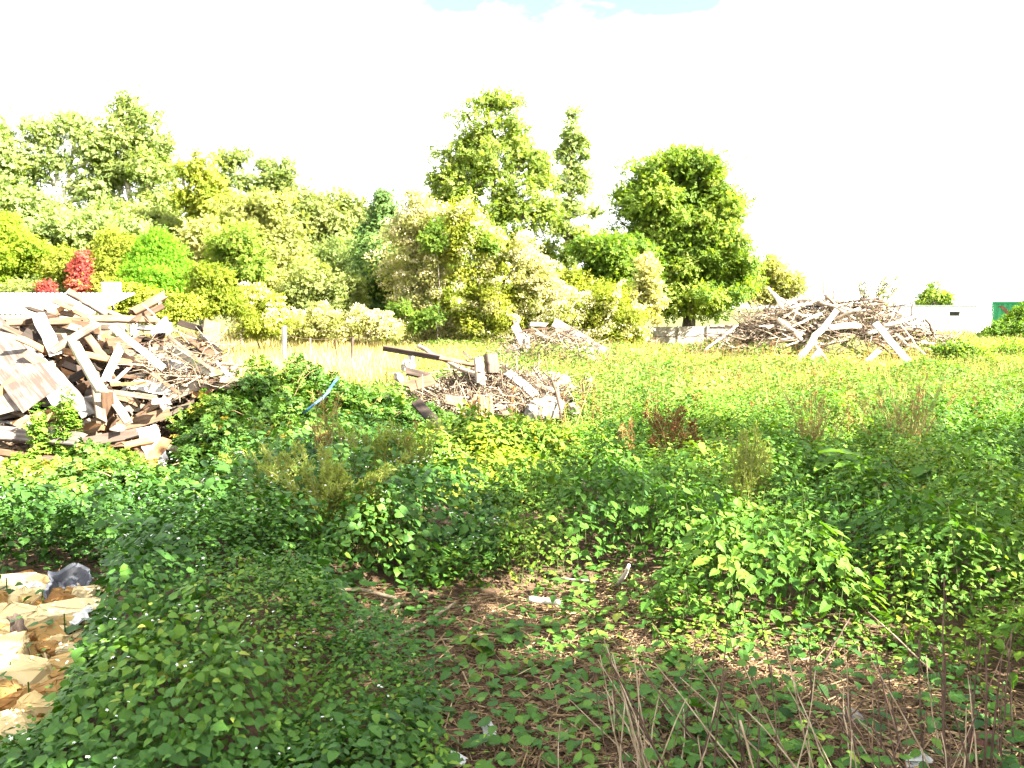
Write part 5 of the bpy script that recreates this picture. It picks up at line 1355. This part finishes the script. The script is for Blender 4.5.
bush('weed_bush', 'pale green bushy weed at the sunny end of the low heap', 'bush',
     [lobe(575, 395, 15.6, .4, .3), lobe(598, 402, 15.4, .45, .35)], 'lush', 1300, .13, LEAF8, 8, None, (.3, .9))
bush('weed_bush', 'leafy weed mound left of the low nettles by the stones', 'bush',
     [lobe(25, 505, 8.6, .55, .4), lobe(-15, 500, 8.4, .5, .4), lobe(75, 510, 8.5, .45, .35)], 'shade', 2200, .12, LEAF8, 8, None, (.3, .9))

def feather(label, px, py, d, h, n, spread, mat, seed_t=(0, 1), bend=(0, 0), dens=1.0, L=.045, name='feathery_weed'):
    """many thin rising stems with short side twigs thick with tiny leaves"""
    b = at(px, py, d); b[2] = float(gz(b[0], d))
    root = thing(name, label, 'weed', b, 'feathery weed clumps')
    w = Acc(); f = Acc()
    for i in range(int(n * 1.4)):
        an = rng.uniform(0, 6.28); s = spread * math.sqrt(rng.random())
        hh = h * rng.uniform(.6, 1.15)
        e = b + np.array((s * math.cos(an) + bend[0], s * math.sin(an) * .7 + bend[1], hh))
        s0 = b + rng.normal(size=3) * (.08, .08, 0); q = np.linspace(0, 1, 8)[:, None]
        m_ = s0 + (e - s0) * .5 + (0, 0, .16 * hh)
        P = (1 - q) ** 2 * s0 + 2 * q * (1 - q) * m_ + q * q * e
        w.tube(P, np.linspace(.006, .003, 8), 4, rng.random(), cap=False)
        for j in range(int(9 * dens)):
            k_ = rng.uniform(.3, .97); p0 = s0 * (1 - k_) ** 2 + 2 * k_ * (1 - k_) * m_ + k_ * k_ * e
            dv = (e - s0) * .20 + unit(1)[0] * .09 * hh; dv *= (1.15 - k_) * 1.5
            w.tube(np.array([p0, p0 + dv * .6, p0 + dv]), (.0035, .003, .002), 3, rng.random(), cap=False)
            nl = int(9 * dens); kk = rng.random(nl)[:, None]
            f.scatter(LEAF4, p0 + dv * kk + rng.normal(size=(nl, 3)) * .012, dv[None] + unit(nl) * .12, unit(nl), np.stack([np.full(nl, L * .6), L * rng.uniform(.6, 1.4, nl), np.full(nl, L)], 1),
                      rng.uniform(seed_t[0], seed_t[1], nl))
    w.build('stem', M['stem_feather'], root); f.build('foliage', M[mat], root)
    return root
feather('sprawling feathery yellow-green weed above the bent brown stems', 335, 585, 6.4, .72, 30, .75, 'feather', (.3, 1), (-.05, 0), 1.5)
feather('feathery yellow-green weed fanning towards the nightshade', 290, 560, 6.9, .65, 20, .6, 'feather', (.1, .8), (-.25, 0), 1.2)
feather('tall brownish feathery weed standing highest in the middle', 333, 520, 8.4, 1.15, 14, .28, 'rust_weed', (.2, .9), (-.05, 0), 1.1, .03)
feather('upright feathery weed beside the tall brownish one', 375, 545, 7.7, .85, 16, .4, 'feather', (.1, .8), (0, 0), 1.1)
feather('tall thin green weed in front of the yellowing bush', 412, 540, 8.0, .95, 12, .3, 'feather', (.0, .7), (0, 0), 1.0)
feather('rusty-stemmed weed in front of the yellowing bush', 398, 540, 8.3, .8, 9, .25, 'rust_weed', (.2, 1), (0, 0), .9)
feather('weeping fresh green grass-like weed at the edge of the litter', 370, 600, 6.2, .5, 22, .3, 'lush', (.0, .7), (.05, 0), .9, .045)
feather('pale tuft of upright weed alone in the nettles', 748, 552, 7.4, .92, 24, .26, 'feather', (.3, .9), (0, 0), 1.1)
feather('straggling yellow weed at the near corner of the bramble bank', 262, 500, 9.0, .55, 14, .5, 'yellowing', (.4, .95), (0, 0), .9, .04)
feather('faded weed stems in the nettles beside the broad docks', 905, 480, 10.2, 1.25, 24, .7, 'rust_weed', (.3, 1), (0, 0), .9, .03)
feather('faded weed stems left of the broad docks', 815, 480, 10.4, 1.1, 18, .5, 'rust_weed', (.3, 1), (0, 0), .9, .03)
feather('rusty red weed in the middle of the nettles', 664, 490, 10.4, .85, 10, .3, 'rust_weed', (.0, .6), (0, 0), 1.2, .05)
feather('small rusty red weed next to the other rusty weed', 688, 485, 10.4, .75, 7, .22, 'rust_weed', (.0, .5), (0, 0), 1.2, .05)
feather('yellow-brown weed stem right of the yellowing bush', 630, 495, 10.2, .75, 6, .15, 'rust_weed', (.5, 1), (0, 0), .9, .04)

def dock(label, px, py, d, n, L, z=.62, mat='lush', t=(.0, .5)):
    b = at(px, py, d); b[2] = float(gz(b[0], d))
    f = Acc(); an = rng.uniform(0, 6.28, n); e = rng.uniform(-.1, .75, n)
    D = np.stack([np.cos(an), np.sin(an), e], 1); U = np.stack([-np.cos(an) * .6, -np.sin(an) * .6, np.ones(n)], 1)
    s = L * rng.uniform(.6, 1.1, n)
    f.scatter(DOCK, b + np.stack([np.cos(an) * .05, np.sin(an) * .05, z * rng.uniform(.2, 1, n)], 1), D, U, np.stack([s * 1.35, s, s], 1), rng.uniform(t[0], t[1], n))
    for i in range(n): f.tube(np.array([b, b + (math.cos(an[i]) * .05, math.sin(an[i]) * .05, z * .6)]), .006, 3, .5)
    return tag(f.build('dock_plant', M[mat], None, b, smooth=True), label, 'dock', 'broad-leaved dock plants')
dock('broad dock with the palest upright leaf, left of the dock cluster', 838, 525, 8.6, 9, .42)
dock('broad dock in the middle of the dock cluster', 868, 535, 8.3, 10, .45)
dock('broad dock at the right of the dock cluster', 908, 545, 8.0, 10, .42)
dock('dark dock behind the dock cluster', 860, 500, 9.4, 8, .40, .5, 'nettle', (.1, .6))
dock('dock drooping at the edge of the sunlit litter', 905, 615, 6.0, 7, .32, .35)
dock('small dock beside the faded weed stems', 940, 520, 9.0, 7, .32, .4, 'nettle', (.1, .6))
dock('broad leaf rosette at the foot of the sprawling feathery weed', 385, 600, 6.0, 7, .22, .12, 'shade')
dock('burdock-like leaves at the litter edge beside the nightshade', 325, 632, 5.3, 5, .26, .15, 'shade')

# ------------------------------------------------------------------ dead stalks and litter pieces at the front
def stalk(b, e, r, mat, label, group, seeds=0, sag=.05, name='dead_stalk', cat='dead stalk'):
    a = Acc(); P = curve_pts(b, e, 7, sag, .006); a.tube(P, np.linspace(r, r * .45, 7), 5)
    if seeds:
        c = P[-1] + (P[-2] - P[-1]) * rng.random((seeds, 1)) * 1.4 + rng.normal(size=(seeds, 3)) * .010
        a.scatter(LEAF4, c, (P[-1] - P[-2])[None] + unit(seeds) * .05, unit(seeds), np.stack([np.full(seeds, .016), rng.uniform(.015, .035, seeds), np.full(seeds, .02)], 1), .5)
    return tag(a.build(name, M[mat], None, P[0], smooth=True), label, cat, group)
GD = 'dead stalks standing at the near edge'
def gp(px, d): p = at(px, 700, d); p[2] = float(gz(p[0], d)) - .02; return p
for (x1, d1, x2, y2, d2, lab) in [(690, 3.2, 598, 660, 3.7, 'longest pale dead stalk, leaning far over to the stone side'), (672, 3.1, 604, 640, 3.9, 'pale dead stalk of the leaning clump'), (668, 3.1, 612, 652, 3.7, 'pale dead stalk of the leaning clump'),
                                  (655, 3.2, 632, 645, 3.6, 'pale dead stalk of the leaning clump'), (650, 3.15, 618, 672, 3.5, 'pale dead stalk of the leaning clump'), (664, 3.2, 606, 690, 3.5, 'pale dead stalk of the leaning clump'),
                                  (640, 3.1, 640, 668, 3.5, 'pale dead stalk of the leaning clump'), (700, 3.1, 570, 700, 3.6, 'lowest pale dead stalk, lying almost flat across the litter'), (636, 3.2, 600, 655, 3.6, 'pale dead stalk of the leaning clump'),
                                  (620, 3.2, 626, 690, 3.5, 'pale dead stalk of the leaning clump'), (648, 3.2, 660, 690, 3.5, 'pale dead stalk of the leaning clump'), (632, 3.1, 612, 690, 3.4, 'pale dead stalk of the leaning clump')]:
    stalk(gp(x1, d1), at(x2, y2, d2), rng.uniform(.004, .007), 'stalk_pale', lab, 'pale stalks of the leaning clump', sag=.03)
for i in range(85):
    x = rng.uniform(590, 1010); d = rng.uniform(2.9, 3.6)
    stalk(gp(x + rng.normal() * 40 + 15, d), at(x - rng.normal() * 45 - 15, rng.uniform(625, 745), d + rng.uniform(.0, .6)), rng.uniform(.003, .006), 'stalk_pale' if rng.random() < .5 else 'stalk_dark',
          'thin dead stalk leaning among many between the leaning clump and the dark uprights', 'thin leaning dead stalks', sag=.05)
for (x, d, dx, y2, lab) in [(775, 4.2, -14, 618, 'dark dead stalk with a bent top in front of the sunlit litter'), (812, 4.0, -4, 628, 'dark forked dead stalk beside the sunlit litter'), (948, 3.7, -4, 575, 'tallest dark dead stalk by the picture edge'),
                            (970, 3.6, 10, 640, 'dark dead stalk of the upright row'), (985, 3.5, 0, 640, 'dark dead stalk of the upright row'), (996, 3.5, 6, 655, 'dark dead stalk of the upright row'), (1008, 3.4, 4, 630, 'dark dead stalk of the upright row'),
                            (925, 3.7, -6, 640, 'dark dead stalk of the upright row'), (905, 3.6, -20, 655, 'dark dead stalk of the upright row'), (885, 3.6, -8, 680, 'dark dead stalk of the upright row'), (1016, 3.6, -8, 650, 'dark dead stalk of the upright row'),
                            (860, 3.6, -12, 690, 'dark dead stalk of the upright row'), (840, 3.5, 10, 690, 'dark dead stalk of the upright row'), (955, 3.4, -12, 660, 'dark dead stalk of the upright row')]:
    stalk(gp(x, d), at(x + dx, y2, d + .2), rng.uniform(.005, .008), 'stalk_dark', lab, 'dark upright stalks', seeds=14 if rng.random() < .5 else 0, sag=.03)
stalk(gp(960, 4.4), at(868, 612, 4.9), .008, 'stalk_pale', 'long straight pale stalk leaning in front of the nettle edge', GD, sag=.01)
stalk(gp(815, 4.6), at(850, 618, 4.8), .009, 'stalk_dark', 'dark stick leaning across the sunlit litter', GD, sag=.01)
stalk(at(740, 720, 3.3), gp(780, 3.0), .006, 'stalk_pale', 'short pale stalk propped low in the seedlings', GD, sag=.02)

GL = 'fallen stems on the litter'
def fallen(pts, r, mat, label, name='fallen_stem'):
    P = np.array([on(x, y, z) for x, y, z in pts]); P[:, 2] += gz(P[:, 0], P[:, 1])
    k_ = np.linspace(0, len(P) - 1, 24); Q = np.stack([np.interp(k_, np.arange(len(P)), P[:, i]) for i in range(3)], 1)
    for it in range(3): Q[1:-1] = (Q[:-2] + Q[1:-1] * 2 + Q[2:]) / 4
    Q += rng.normal(size=Q.shape) * .004
    a = Acc(); a.tube(Q, np.linspace(r, r * .7, 24), 7)
    return tag(a.build(name, M[mat], None, Q[0], smooth=True), label, 'stem', GL)
fallen([(330, 616, .06), (362, 611, .10), (392, 612, .12), (401, 618, .10), (390, 624, .08), (372, 632, .06), (352, 648, .03), (338, 660, .02)], .015, 'stalk_pale', 'thick bent stem doubled back on itself like a hairpin')
fallen([(360, 668, .03), (385, 655, .05), (420, 635, .06), (455, 609, .05)], .016, 'stalk_pale', 'straightest thick pale stem lying diagonally on the litter')
fallen([(340, 655, .02), (372, 632, .03), (388, 618, .05)], .011, 'stalk_pale', 'thinner stem lying beside the hairpin one')
fallen([(416, 610, .04), (436, 606, .05), (448, 604, .04)], .012, 'stalk_dark', 'short dark stem at the top of the bare litter')
fallen([(440, 616, .03), (470, 608, .04)], .009, 'stalk_pale', 'short thin stem beside the top end of the straight one')
fallen([(430, 648, .02), (480, 636, .03), (505, 630, .02)], .007, 'stalk_pale', 'thin stem lying almost level in the middle of the litter')
fallen([(395, 668, .02), (440, 660, .02)], .007, 'stalk_dark', 'thin dark stem low on the litter beside the nightshade')
fallen([(535, 720, .02), (580, 705, .03), (620, 696, .02)], .006, 'stalk_pale', 'thin level stem by the white bone-like scrap')
p1, p2 = on(529, 599, .10), on(560, 603, .06)
branch(p1, p2, .026, .022, 'broken stub of pale split wood lying in the weeds', GL, sag=.01, name='wood_stub', cat='wood', t=1)
p1, p2 = on(617, 584, .06), on(629, 565, .30)
branch(p1, p2, .022, .012, 'short curved pale branch sticking up at the back of the litter', GL, sag=.12, t=.9)
p1, p2 = on(560, 578, .12), on(598, 582, .12)
branch(p1, p2, .009, .006, 'thin grey twig lying level above the wood stub', GL, sag=.02, t=.6)
p1 = at(584, 486, 7.7); p2 = at(600, 498, 7.5)
branch(p1 + (-.06, .1, .04), p2 + (.02, 0, -.05), .045, .04, 'grey-brown log end poking out right of the yellowing bush', GL, sag=.01, t=.35, name='log', cat='log')
p1 = at(350, 470, 9.6); p2 = at(395, 462, 9.8)
branch(p1, p2, .02, .018, 'pale pole half hidden behind the tall brownish weed', GL, sag=.01, t=.9, name='pole', cat='pole')

# blue pipe in the brambles
P = np.array([at(338, 378, 11.7), at(333, 384, 11.55), at(326, 395, 11.35), at(316, 403, 11.2), at(304, 413, 11.5), at(296, 425, 11.9)])
k_ = np.linspace(0, len(P) - 1, 30); Q = np.stack([np.interp(k_, np.arange(len(P)), P[:, i]) for i in range(3)], 1)
for it in range(3): Q[1:-1] = (Q[:-2] + Q[1:-1] * 2 + Q[2:]) / 4
a = Acc(); a.tube(Q, .019, 9)
tag(a.build('pipe', M['hose'], None, Q[0], smooth=True), 'bright blue plastic pipe arching out of the brambles', 'pipe')

# ------------------------------------------------------------------ rubble at the lower left
GR = 'sandy limestone rubble'
def stone(px, py, sx, sy, sz, label, rz=0, tilt=0, z=None, mat='stone', t=None, kf=1.05):
    sx, sy, sz = sx * kf, sy * kf, sz * kf
    p = on(px, py, .12); p[2] = float(gz(p[0], p[1])) + (sz * .28 if z is None else z)
    return rock(label, p, (sx, sy, sz), mat, rz, tilt, group=GR, t=t)
stone(14, 592, .46, .30, .20, 'pale flat stone at the back of the rubble, cut by the picture edge', .3, .1, t=.9)
stone(72, 628, .52, .26, .20, 'long pale slab-like stone under the grey plastic tray', .25, .1, t=.95)
stone(18, 630, .36, .26, .22, 'big cream stone beside the long slab-like one', .1, .1, t=.9)
stone(6, 662, .30, .26, .24, 'blocky cream stone in the middle of the rubble at the picture edge', .5, 0, t=.8)
stone(12, 686, .42, .30, .24, 'largest cream block at the front of the rubble', -.2, .05, t=.85)
stone(-4, 704, .28, .26, .26, 'ochre block below the largest cream block', .6, .05, t=.3)
stone(36, 652, .30, .24, .20, 'tilted ochre stone in the heart of the rubble', .8, .5, t=.35)
stone(52, 676, .30, .12, .16, 'long thin ochre stone pointing to the plants', .5, .3, t=.4)
stone(66, 674, .16, .14, .16, 'small tan stone beside the nightshade', .2, .2, t=.5)
stone(24, 585, .12, .12, .18, 'small orange stone standing against the pale flat one', .3, .2, t=.0)
stone(20, 722, .20, .18, .14, 'orange stone half hidden by leaves at the front of the rubble', .3, .1, t=.1)
stone(8, 735, .30, .24, .20, 'lowest cream block of the rubble at the picture edge', .3, .1, t=.8)
stone(40, 712, .22, .18, .15, 'pale tan stone at the plant edge below the tan stone pair', .9, .2, t=.7)
stone(60, 612, .18, .10, .07, 'thin white flake tilted on the rubble', .4, .5, mat='whiteplastic')
for i in range(145):
    px, py = rng.uniform(-30, 98), rng.uniform(588, 745)
    p = on(px, py, .1)
    if not inside(np.array([p[:2]]), RUBBLE)[0]: continue
    s = rng.uniform(.05, .18)
    big = s > .11
    stone(px, py, s * rng.uniform(.8, 1.6), s, s * rng.uniform(.6, 1), ('fist-sized' if big else 'small') + ' broken piece of limestone among the larger blocks', rng.uniform(0, 3), rng.uniform(-.5, .5), rng.uniform(.02, .09))
a = Acc(); P = points(900, 3.6, 6.6, x1=-1.9); P = P[inside(P, RUBBLE)]; n = len(P)
a.scatter(T_([(-.5, -.5, 0), (.5, -.4, 0), (.4, .5, 0), (-.5, .4, 0), (0, 0, .6)], [(0, 1, 4), (1, 2, 4), (2, 3, 4), (3, 0, 4)]), np.stack([P[:, 0], P[:, 1], ground_z(P) - .003], 1), unit(n) * (1, 1, .2), np.array((0, 0, 1.)) + unit(n) * .4, rng.uniform(.01, .04, n), rng.random(n))
tag(a.build('rubble_grit', M['grit']), 'grit and chips between the limestone pieces', 'grit', kind='stuff')
a = Acc(); P = points(120, 3.6, 6.9, x1=-1.9); P = P[inside(P, RUBBLE)]; n = len(P); an = rng.uniform(0, 6.28, n)
a.scatter(STRAW, np.stack([P[:, 0], P[:, 1], ground_z(P) + .05 + .06 * rng.random(n)], 1), np.stack([np.cos(an), np.sin(an), rng.normal(size=n) * .2], 1), unit(n) + (0, 0, 1), np.stack([rng.uniform(.004, .01, n), rng.uniform(.05, .25, n), np.full(n, .005)], 1), rng.random(n))
tag(a.build('rubble_litter', M['straw']), 'dry stems lying over the rubble', 'litter', kind='stuff')
# seedlings in the rubble
for (px, py, lab) in [(44, 622, 'leafy seedling growing over the long slab-like stone'), (8, 606, 'seedling at the picture edge by the pale flat stone'), (66, 648, 'seedling between the tan stones'), (30, 712, 'broad-leaved seedling in front of the stones'), (12, 690, 'dark leafy shoot over the largest cream block')]:
    p = on(px, py, .1); a = Acc()
    nettles(a, p[None, :2], np.full(1, .26), 4, .10, rng.random(1) * .6, LEAF8, 1.1, lean=.5, droop=.1, spread=.3)
    a.tube(np.array([(p[0], p[1], float(gz(p[0], p[1])) - .02), (p[0], p[1], float(gz(p[0], p[1])) + .2)]), .004, 4)
    tag(a.build('seedling', M['shade'], None, (p[0], p[1], float(gz(p[0], p[1])))), lab, 'seedling', 'seedlings in the rubble')
# grey plastic tray
p = on(70, 594, .17); a = Acc(); n_ = 16
uu, vv = np.meshgrid(np.linspace(-1, 1, n_), np.linspace(-1, 1, n_))
rim = np.clip((np.maximum(np.abs(uu), np.abs(vv)) - .62) / .25, 0, 1)
zz = .10 * rim - .03 * np.exp(-((uu - .1) ** 2 + (vv + .1) ** 2) * 30) * 3 + .018 * np.sin(uu * 9 + vv * 3) * (1 - rim) + .012 * np.sin(vv * 14)
V = np.stack([uu * .135 + .012 * np.sin(vv * 5), vv * .15 + .015 * np.sin(uu * 4), zz + .03 * np.sin(uu * 3 + 1) * vv], 2).reshape(-1, 3); V2 = V - (0, 0, .012)
ii, jj = np.meshgrid(np.arange(n_ - 1), np.arange(n_ - 1)); q = (jj * n_ + ii).ravel()
F = np.concatenate([np.stack([q, q + 1, q + n_ + 1], 1), np.stack([q, q + n_ + 1, q + n_], 1)])
a.add(np.concatenate([V, V2]), np.concatenate([F, F[:, ::-1] + n_ * n_]))
tag(local(a, 'plastic_tray', M['plastic'], Matrix.Translation(Vector(p)) @ Matrix.Rotation(.35, 4, 'Z') @ Matrix.Rotation(.6, 4, 'X')), 'crumpled grey plastic tray propped at the back of the rubble', 'tray')
def scrap(label, px, py, w_, l_, mat, rz, tilt, z=.05, name='scrap', cat='scrap', th=.012):
    p = on(px, py, z); p[2] += float(gz(p[0], p[1])) * 1.0
    a = Acc(); n = 8; uu, vv = np.meshgrid(np.linspace(-.5, .5, n), np.linspace(-.5, .5, n))
    zz = .18 * w_ * np.sin(uu * 4 + rz) + .12 * w_ * np.cos(vv * 6 + uu * 3)
    V = np.stack([(uu + .08 * np.sin(vv * 9)) * w_, (vv + .08 * np.sin(uu * 11)) * l_, zz], 2).reshape(-1, 3)
    ii, jj = np.meshgrid(np.arange(n - 1), np.arange(n - 1)); q = (jj * n + ii).ravel()
    F = np.concatenate([np.stack([q, q + 1, q + n + 1], 1), np.stack([q, q + n + 1, q + n], 1)])
    a.add(np.concatenate([V, V - (0, 0, th)]), np.concatenate([F, F[:, ::-1] + n * n]))
    return tag(local(a, name, M[mat], Matrix.Translation(Vector(p)) @ Matrix.Rotation(rz, 4, 'Z') @ Matrix.Rotation(tilt, 4, 'X')), label, cat)
scrap('white bone-like scrap lying on the sunlit litter', 490, 736, .06, .14, 'whiteplastic', .4, .5)
scrap('white paper scrap at the front edge of the litter', 458, 762, .05, .08, 'whiteplastic', 1.2, .4)
scrap('white flake standing in the rubble beside the tray', 36, 606, .10, .13, 'whiteplastic', .6, .9, .1)
scrap('small white chip next to the standing flake', 22, 598, .05, .07, 'whiteplastic', 1.2, .5, .1)
scrap('white flake under the plants at the end of the rubble', 82, 636, .12, .12, 'whiteplastic', .2, .3, .12)
scrap('crumpled white paper at the bottom edge under the dead stalks', 916, 764, .10, .07, 'whiteplastic', .2, .3, .06)
scrap('dark leaf scrap lying on the cream stones', 18, 636, .07, .14, 'w_dark', .8, .6, .22)
rock('pale grey stone among the dead stalks', on(852, 722, .04), (.13, .11, .11), 'greystone', .4, .1, t=.7)
rock('long terracotta tile piece on the shaded litter', on(915, 714, .015), (.34, .09, .05), 'terracotta', -.25, .1, 'tile_piece', 'tile')
rock('broken brick at the front by the upright dead stalks', on(985, 742, .02), (.20, .11, .08), 'terracotta', .3, .1, 'brick', 'brick')
